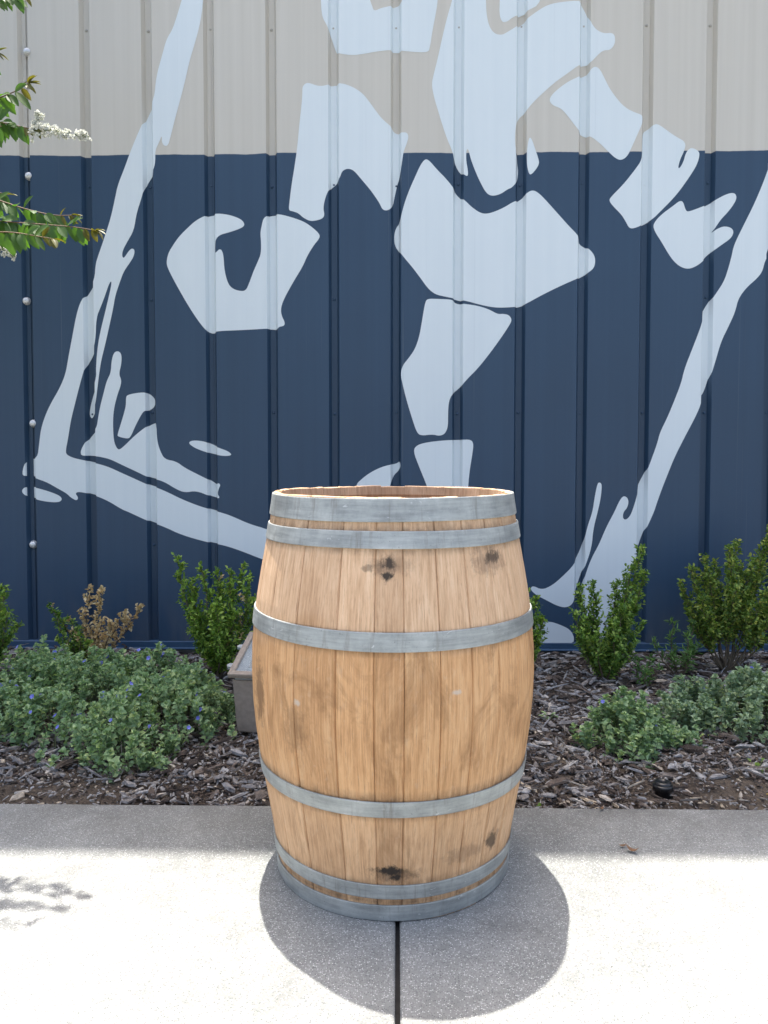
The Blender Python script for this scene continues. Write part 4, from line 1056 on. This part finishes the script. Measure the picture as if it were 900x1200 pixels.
def groundcover(label, poly, hmax, n, mat, seed, flowers, leaf=(0.020, 0.0145), cat='ground cover'):
    rg = random.Random(seed)
    cx = sum(p[0] for p in poly) / len(poly); cy = sum(p[1] for p in poly) / len(poly)
    root = empty('flowering_ground_cover', (cx, cy, bed_z(cx, cy)))
    tag(root, label, cat, 'silvery green ground cover with blue flowers')
    gl = Geo(); gs = Geo(); fls = []
    xs = [p[0] for p in poly]; ys = [p[1] for p in poly]
    cnt = 0
    def edge_d(x, y):
        best = 9
        for i in range(len(poly)):
            a_ = Vector(poly[i]); b_ = Vector(poly[i - 1]); p = Vector((x, y))
            ab = b_ - a_; t = max(0, min(1, (p - a_).dot(ab) / max(1e-9, ab.dot(ab))))
            best = min(best, (a_ + ab * t - p).length)
        return best
    while cnt < n:
        x = rg.uniform(min(xs), max(xs)); y = rg.uniform(min(ys), max(ys))
        if rg.random() < .07:
            x += rg.gauss(0, .05); y += rg.gauss(0, .05)
            if (not inside(poly, x, y) and edge_d(x, y) > .07) or y < PAVE_EDGE + .05: continue
        elif not inside(poly, x, y): continue
        cnt += 1
        e = edge_d(x, y) if inside(poly, x, y) else 0.0
        lump = 0.72 + 0.42 * math.sin(x * 13 + seed + 1.5 * math.sin(y * 7)) * math.sin(y * 15 + 1.3 * seed + math.sin(x * 9)) + rg.uniform(-.2, .2)
        h = hmax * (1 - math.exp(-e / 0.08)) * lump + 0.015
        zb2 = bed_z(x, y) - bed_z(cx, cy)
        top = Vector((x - cx, y - cy, zb2 + h))
        dirn = Vector((rg.gauss(0, .30), rg.gauss(0, .30) - .18, 1.0)).normalized()
        ln = rg.uniform(.05, .12)
        p0 = top - dirn * ln * .6; p1 = top + dirn * ln * .5
        low = Vector((p0.x - dirn.x * .03, p0.y - dirn.y * .03, zb2))
        gs.tube([low, p0, p1], .0016, .0009, 3)
        m_ = int(ln / .0065)
        for j in range(m_):
            t = (j + .5) / m_
            p = p0.lerp(p1, t)
            az = j * 2.4 + rg.uniform(-.4, .4)
            s = dirn.cross(Vector((math.cos(az), math.sin(az), .2))).normalized()
            for q in (s, dirn.cross(s)) if j > m_ - 3 else (s,):
                ld = (q + dirn * rg.uniform(.2, .8)).normalized()
                sc = (.65 + .5 * math.sin(t * 2.6)) * rg.uniform(.8, 1.15)
                gl.leaf(p, ld, dirn + rv(rg, .25), leaf[0] * sc, leaf[1] * sc * 1.1, rg.uniform(.1, .4), rg.uniform(-.1, .25))
        for a_ in range(5):
            gl.leaf(p1, (dirn + rv(rg, .55)).normalized(), rv(rg), leaf[0] * .6, leaf[1] * .6)
        if rg.random() < flowers / n:
            fc = p1 + dirn * .006 + Vector((0, -.006, 0))
            fd = (dirn + Vector((rg.gauss(0, .3), -.8, .1))).normalized()
            fls.append((fc, fd, rg.uniform(.6, .95)))
    gs.build('stems', M_GSTEM, root)
    gl.build('foliage', mat, root)
    for fc, fd, sc in fls:
        o = inst('flower', FLOWER, root, fc, fd.to_track_quat('Z', 'Y').to_euler(), (sc, sc, sc))
    return root
groundcover('wide silvery green mound dotted with small blue flowers left of the barrel',
            [(-1.90, 2.62), (-1.54, 2.55), (-1.24, 2.50), (-1.08, 2.42), (-0.92, 2.27), (-0.84, 2.22), (-0.77, 2.28), (-0.72, 2.40), (-0.63, 2.52), (-0.60, 2.67), (-0.62, 2.92), (-0.80, 3.08), (-0.95, 3.15), (-1.31, 3.22), (-1.62, 3.10), (-1.95, 3.0)],
            .175, 950, M_SILV, 3, 80)
groundcover('small sparse silvery green clump on the mulch right of the barrel',
            [(0.585, 2.57), (0.67, 2.49), (0.74, 2.39), (0.83, 2.43), (0.93, 2.56), (0.88, 2.70), (0.71, 2.70)], .15, 120, M_SILV, 5, 1)
groundcover('grey green bushy clump at the right edge below the boxwood',
            [(0.90, 2.66), (1.00, 2.62), (1.07, 2.61), (1.16, 2.57), (1.26, 2.53), (1.45, 2.55), (1.65, 2.75), (1.55, 2.98), (1.2, 2.98), (0.98, 2.88)], .145, 380, M_SILVG, 9, 6)
groundcover('flat pale green runner between the small clump and the bushy clump', [(0.86, 2.50), (0.95, 2.47), (1.02, 2.52), (0.95, 2.58), (0.88, 2.56)], .03, 14, M_SILV, 12, 0)

# tiny seedlings in the mulch
def seedling(label, x, y, n, size, mat, seed):
    rg = random.Random(seed)
    root = empty('seedling', (x, y, bed_z(x, y) + .008)); tag(root, label, 'seedling', 'seedlings in the mulch')
    g = Geo(); gs = Geo()
    for i in range(n):
        az = rg.uniform(0, 6.28); h = rg.uniform(.006, .03); o_ = Vector((math.cos(az), math.sin(az), 0)) * rg.uniform(.005, size)
        p = Vector((o_.x, o_.y, h)); gs.tube([(0, 0, 0), p * .5 + Vector((0, 0, .006)), p], .001, .0006, 3)
        g.leaf(p, (o_.normalized() + Vector((0, -.3, .5))).normalized(), (0, 0, 1), .016, .010)
        g.leaf(p, (o_.normalized() + rv(rg, .6)).normalized(), (0, 0, 1), .013, .009)
    gs.build('stems', M_GSTEM, root); g.build('leaves', mat, root)
M_YG = leaf_mat('seedling_leaf', [(0, (.08, .16, .03)), (1, (.18, .28, .05))], .5, .3)
seedling('yellow green seedling in the sandy soil near the right edge', 1.105, 2.33, 8, .035, M_YG, 1)
seedling('tiny pale seedling in the mulch close to the right side of the barrel', 0.55, 2.76, 9, .03, M_SILV, 2)
seedling('tiny seedling at the edge of the walk beside the barrel', 0.40, 2.12, 4, .018, M_YG, 3)

# ------------------------------------------------------------------ irrigation cap
M_BLKP = simple_mat('black_plastic', (0.012, 0.012, 0.013), 0.28, 0, 0.2, 50)
cap = empty('irrigation_cap', (0.765, 2.19, bed_z(0.765, 2.19))); tag(cap, 'small black plastic irrigation cap in the mulch', 'irrigation cap')
o = link(bpy.data.objects.new('collar', lathe('collar', [(0.026, -.02), (0.026, 0.018), (0.0285, 0.019), (0.0285, 0.031), (0.0265, 0.034)], 24, M_BLKP, True)), cap)
o = link(bpy.data.objects.new('lid', lathe('lid', [(0.025, 0.0335), (0.0245, 0.039), (0.020, 0.0425), (0.011, 0.0435), (0.010, 0.0405), (0.004, 0.040)], 24, M_BLKP, True)), cap)
for k in range(8):
    bm = bmesh.new(); bm_box(bm, (0.0287, 0, 0.025), (0.002, 0.004, 0.010), .0004)
    rb = from_bm('grip_rib', bm, M_BLKP, cap); rb.rotation_euler = (0, 0, k * math.pi / 4 + .2)

# ------------------------------------------------------------------ litter on the walk and bed
def fallen(label, x, y, L, Wd, az, mat, z=0.0, curl=.5):
    v = []; f = []
    n = 6
    for i in range(n + 1):
        t = i / n; w = Wd * math.sin(math.pi * min(.97, max(.04, t))) ** .8 * .5
        for s in (-1, 0, 1):
            v.append((L * (t - .5), s * w, .003 + curl * L * (t - .5) ** 2 + abs(s) * w * .5))
    for i in range(n):
        for k in range(2):
            a_ = i * 3 + k
            f.append((a_, a_ + 1, a_ + 4, a_ + 3))
    o = mesh('fallen_leaf', v, f, mat, smooth=True, loc=(x, y, z)); o.rotation_euler = (0, 0, az)
    sm = o.modifiers.new('thickness', 'SOLIDIFY'); sm.thickness = .0006
    return tag(o, label, 'leaf', 'fallen leaves')
M_FALL = leaf_mat('fallen_leaf', [(0, (.16, .085, .05)), (1, (.24, .14, .085))], .7, .1, (1, 1, 1))
M_FALLY = leaf_mat('fallen_leaf_yellow', [(0, (.42, .30, .07)), (1, (.5, .36, .1))], .6, .2, (1, 1, 1))
fallen('curled brown leaf lying on the walk at the shadow edge', .570, 1.835, .030, .014, -.6, M_FALL, 0, 1.6)
fallen('smaller brown leaf scrap just behind the curled leaf on the walk', .553, 1.858, .018, .009, .2, M_FALL, 0, 1.2)
fallen('yellow fallen leaf on the soil at the right edge', 1.055, 2.145, .045, .018, .5, M_FALLY, .0, .8)
fallen('dark leaf scrap on the walk edge right of the barrel', .555, 2.055, .016, .009, .9, M_FALL, 0, 1.0)

def crumb(label, x, y, s, seed):
    rg = random.Random(seed); bm = bmesh.new(); bmesh.ops.create_icosphere(bm, subdivisions=1, radius=s)
    for v in bm.verts: v.co *= rg.uniform(.6, 1.2); v.co.z = v.co.z * .55
    o = from_bm('bark_crumb', bm, M_MULCH); o.location = (x, y, s * .35)
    tag(o, label, 'bark crumb', 'crumbs of bark on the walk')
crumb('dark bark crumb in the barrel shadow right of the joint', .183, 1.545, .0032, 1)
crumb('dark bark crumb on sunlit concrete right of the barrel shadow', .405, 1.42, .0028, 2)
crumb('dark bark crumb on sunlit concrete near the walk joint at left', -.47, 1.375, .0028, 3)
crumb('bark crumb at the shadow edge far right', .80, 1.80, .003, 4)

# ------------------------------------------------------------------ crape myrtle reaching in from the left
M_CRAPE = leaf_mat('crape_myrtle_leaf', [(0.0, (0.055, 0.115, 0.03)), (0.6, (0.085, 0.17, 0.04)), (1.0, (0.125, 0.21, 0.04))], 0.55, 0.45, (1.15, 1.35, 0.4))
M_CRAPEY = leaf_mat('crape_myrtle_young_leaf', [(0.0, (0.09, 0.13, 0.02)), (1.0, (0.15, 0.12, 0.03))], 0.55, 0.35, (1.3, 1.2, 0.4))
M_BARK = simple_mat('smooth_bark', (0.30, 0.22, 0.15), 0.7, 0, 0.3, 7)
M_TWIG = simple_mat('twig', (0.17, 0.10, 0.055), 0.7, 0, 0.2, 60)
tree = empty('crape_myrtle', (-1.95, 2.70, bed_z(-1.95, 2.7)))
tag(tree, 'white flowering crape myrtle whose leafy branches reach in from the left edge', 'tree')
TB = Vector(tree.location)
rg = random.Random(21)
def curve(pts, n=6):
    P = [Vector(p) for p in pts]; out = []
    P = [P[0]] + P + [P[-1]]
    for i in range(1, len(P) - 2):
        for j in range(n):
            t = j / n
            out.append(0.5 * ((2 * P[i]) + (-P[i - 1] + P[i + 1]) * t + (2 * P[i - 1] - 5 * P[i] + 4 * P[i + 1] - P[i + 2]) * t * t + (-P[i - 1] + 3 * P[i] - 3 * P[i + 1] + P[i + 2]) * t ** 3))
    out.append(P[-2]); return out
gt = Geo()
limbs = [
    [(0, 0, -.05), (-.05, .03, .5), (-.02, .02, 1.1), (.10, -.06, 1.7), (.22, -.12, 2.3), (.28, -.2, 2.9)],
    [(.02, -.02, -.05), (.12, -.08, .45), (.22, -.20, .95), (.36, -.34, 1.35), (.50, -.44, 1.58)],
    [(-.03, .0, -.05), (-.2, -.05, .6), (-.38, -.12, 1.3), (-.5, -.2, 2.1), (-.55, -.25, 2.8)],
    [(.10, -.06, 1.7), (.28, -.2, 1.82), (.46, -.32, 1.88), (.62, -.42, 1.90)],
    [(.0, .0, .9), (.05, .25, 1.5), (.1, .4, 2.1), (.12, .5, 2.7)]]
for i, L_ in enumerate(limbs):
    gt.tube(curve(L_), (.034, .022, .03, .011, .02)[i], (.010, .006, .008, .005, .006)[i], 8)
tr = gt.build('trunk', M_BARK, tree, smooth=True)

# three leaf shapes shared by every large leaf
def big_leaf_mesh(name, L_, Wd, droop, fold, mat):
    v = []; f = []; n = 7
    for i in range(n + 1):
        t = i / n
        w = Wd * .5 * (math.sin(math.pi * t ** .85) ** .75 if 0 < t < 1 else 0.0)
        for s in (-1, -.5, 0, .5, 1):
            v.append((L_ * t, s * w, -droop * L_ * t * t + fold * abs(s) * w + .0012 * math.sin(t * 22) * abs(s)))
    for i in range(n):
        for k in range(4):
            a_ = i * 5 + k
            f.append((a_, a_ + 1, a_ + 6, a_ + 5))
    me = bpy.data.meshes.new(name); me.from_pydata(v, [], f); me.materials.append(mat); me.shade_smooth(); me.update()
    return me
LEAVES = [big_leaf_mesh('leaf_a', .052, .025, .18, .25, M_CRAPE), big_leaf_mesh('leaf_b', .046, .023, .32, .35, M_CRAPE), big_leaf_mesh('leaf_c', .056, .024, .08, .15, M_CRAPE)]
LEAFY = big_leaf_mesh('leaf_y', .034, .015, .2, .4, M_CRAPEY)

def leafy_branch(pts, step, seed, young=3, hang=.55, scale=1.0, skip=0.0):
    """a twig with paired leaves, every leaf an object of its own"""
    rg = random.Random(seed)
    P = curve([Vector(p) - TB for p in pts], 6)
    g = Geo(); g.tube(P, .0026, .0009, 5)
    br = g.build('branch', M_TWIG, tree, smooth=True)
    ln = [0]
    for i in range(len(P) - 1): ln.append(ln[-1] + (P[i + 1] - P[i]).length)
    tot = ln[-1]; s = step * .5; k = 0
    while s < tot:
        i = max(j for j in range(len(ln)) if ln[j] <= s); i = min(i, len(P) - 2)
        t = (s - ln[i]) / max(1e-6, ln[i + 1] - ln[i])
        p = P[i].lerp(P[i + 1], t); d = (P[i + 1] - P[i]).normalized()
        sd = d.cross(Vector((0, 0, 1))).normalized()
        for sg in (-1, 1):
            if rg.random() < skip: continue
            tipness = s / tot
            me = rg.choice(LEAVES) if tipness < .90 else LEAFY
            vz = -rg.uniform(.7, 1.5) * hang * 1.6 if (sg < 0 or rg.random() < .45) else rg.uniform(-.1, .9)
            ld = (d * rg.uniform(.45, .9) + sd * sg * rg.uniform(.05, .5) + Vector((0, 0, vz)) + rv(rg, .12)).normalized()
            up = (Vector((0, -.8, .85)) + rv(rg, .35)); up = (up - ld * up.dot(ld)).normalized()
            yv = up.cross(ld)
            o = inst('leaf', me, br)
            sc = scale * rg.uniform(.95, 1.4) * (1 - .2 * tipness)
            o.matrix_local = Matrix.Translation(p) @ Matrix((ld, yv, up)).transposed().to_4x4() @ Matrix.Scale(sc, 4)
        s += step * rg.uniform(.8, 1.2); k += 1
    for a_ in range(young):
        ld = ((P[-1] - P[-2]).normalized() + rv(rg, .35)).normalized()
        up = Vector((0, -.2, 1)); up = (up - ld * up.dot(ld)).normalized()
        o = inst('leaf', LEAFY, br)
        o.matrix_local = Matrix.Translation(P[-1]) @ Matrix((ld, up.cross(ld), up)).transposed().to_4x4()
    return br

leafy_branch([(-1.293, 2.22, 1.658), (-1.143, 2.17, 1.622), (-1.008, 2.14, 1.603), (-0.892, 2.12, 1.588), (-0.825, 2.11, 1.575)], .021, 31, 4, .75)
leafy_branch([(-1.303, 2.24, 1.749), (-1.157, 2.2, 1.694), (-1.05, 2.18, 1.656), (-0.968, 2.17, 1.636), (-0.911, 2.16, 1.632)], .023, 32, 3, .45)
leafy_branch([(-1.224, 2.06, 1.568), (-1.121, 2.04, 1.552), (-1.019, 2.02, 1.546), (-0.943, 2.0, 1.531), (-0.889, 1.99, 1.52)], .024, 33, 2, .6)
leafy_branch([(-1.284, 2.26, 1.965), (-1.162, 2.22, 1.975), (-1.078, 2.2, 1.994), (-1.041, 2.19, 2.008)], .024, 34, 4, .5)
leafy_branch([(-1.298, 2.24, 1.932), (-1.153, 2.2, 1.909), (-1.065, 2.18, 1.886), (-1.017, 2.17, 1.872)], .022, 35, 0, .6)
leafy_branch([(-1.253, 2.16, 1.839), (-1.158, 2.14, 1.865), (-1.083, 2.12, 1.861)], .022, 36, 0, .7)
leafy_branch([(-1.271, 2.2, 2.09), (-1.175, 2.18, 2.079), (-1.119, 2.17, 2.083)], .024, 37, 2, .2)
leafy_branch([(-1.22, 2.16, 2.25), (-1.109, 2.13, 2.222), (-1.034, 2.11, 2.205), (-0.987, 2.1, 2.195)], .024, 38, 2, .3)
leafy_branch([(-1.337, 2.3, 1.783), (-1.206, 2.27, 1.742), (-1.143, 2.26, 1.723)], .024, 39, 1, .3)


def panicle(pts, nfl, rad, seed):
    rg = random.Random(seed)
    P = curve([Vector(p) - TB for p in pts], 6)
    gs = Geo(); gs.tube(P, .0016, .0006, 4)
    gf = Geo(); gb = Geo()
    for k in range(nfl):
        t = rg.random() ** .9
        q = t * (len(P) - 1.001); i = int(q); p = P[i].lerp(P[i + 1], q - i)
        o_ = rv(rg).normalized() * rad * (1 - .55 * t) * rg.uniform(.4, 1.1)
        c = p + o_
        gs.tube([p, c], .0006, .0005, 3)
        nd = (o_.normalized() + Vector((0, -.3, .2))).normalized()
        for a_ in range(9):        # crinkled petals
            dd = (nd * .3 + rv(rg, .8)).normalized()
            gf.leaf(c, dd, rv(rg), rg.uniform(.0055, .0095), rg.uniform(.005, .008), rg.uniform(.2, .6), rg.uniform(-.3, .3))
        if rg.random() < .45:      # green calyx or bud
            for a_ in range(3): gb.leaf(c - nd * .003, (-nd + rv(rg, .7)).normalized(), rv(rg), .005, .004)
    st_ = gs.build('flower_stalk', M_GSTEM, tree)
    gf.build('petals', M_WHITEF, st_); gb.build('buds', M_YG, st_)
panicle([(-1.022, 2.17, 1.858), (-0.969, 2.16, 1.867), (-0.913, 2.15, 1.851), (-0.854, 2.14, 1.84)], 85, .022, 41)
panicle([(-1.022, 2.17, 1.858), (-1.007, 2.17, 1.886), (-0.997, 2.16, 1.914)], 30, .017, 42)
panicle([(-1.153, 2.12, 1.561), (-1.101, 2.11, 1.535), (-1.052, 2.1, 1.505)], 55, .02, 43)

# the rest of the crown, beyond the left edge
gl = Geo(); gs = Geo()
for (bx_, by_, bz_, rr_, n_) in ((-2.2, 2.5, 2.6, .45, 260), (-1.75, 2.75, 2.9, .4, 220), (-2.5, 2.7, 2.2, .4, 200), (-1.75, 2.35, 2.25, .22, 70), (-1.6, 2.4, 1.75, .16, 40)):
    for i in range(n_):
        o_ = rv(rg).normalized() * rr_ * rg.random() ** .4
        p = Vector((bx_, by_, bz_)) + o_ - TB
        gs.tube([p - Vector((0, 0, .08)) - o_ * .15, p], .002, .001, 3)
        for a_ in range(6): gl.leaf(p + rv(rg, .03), rv(rg).normalized(), Vector((0, 0, 1)) + rv(rg, .4), .048, .025, .2, .2)
gs.build('twigs', M_TWIG, tree); tag(gl.build('crown', M_CRAPE, tree), kind='stuff')
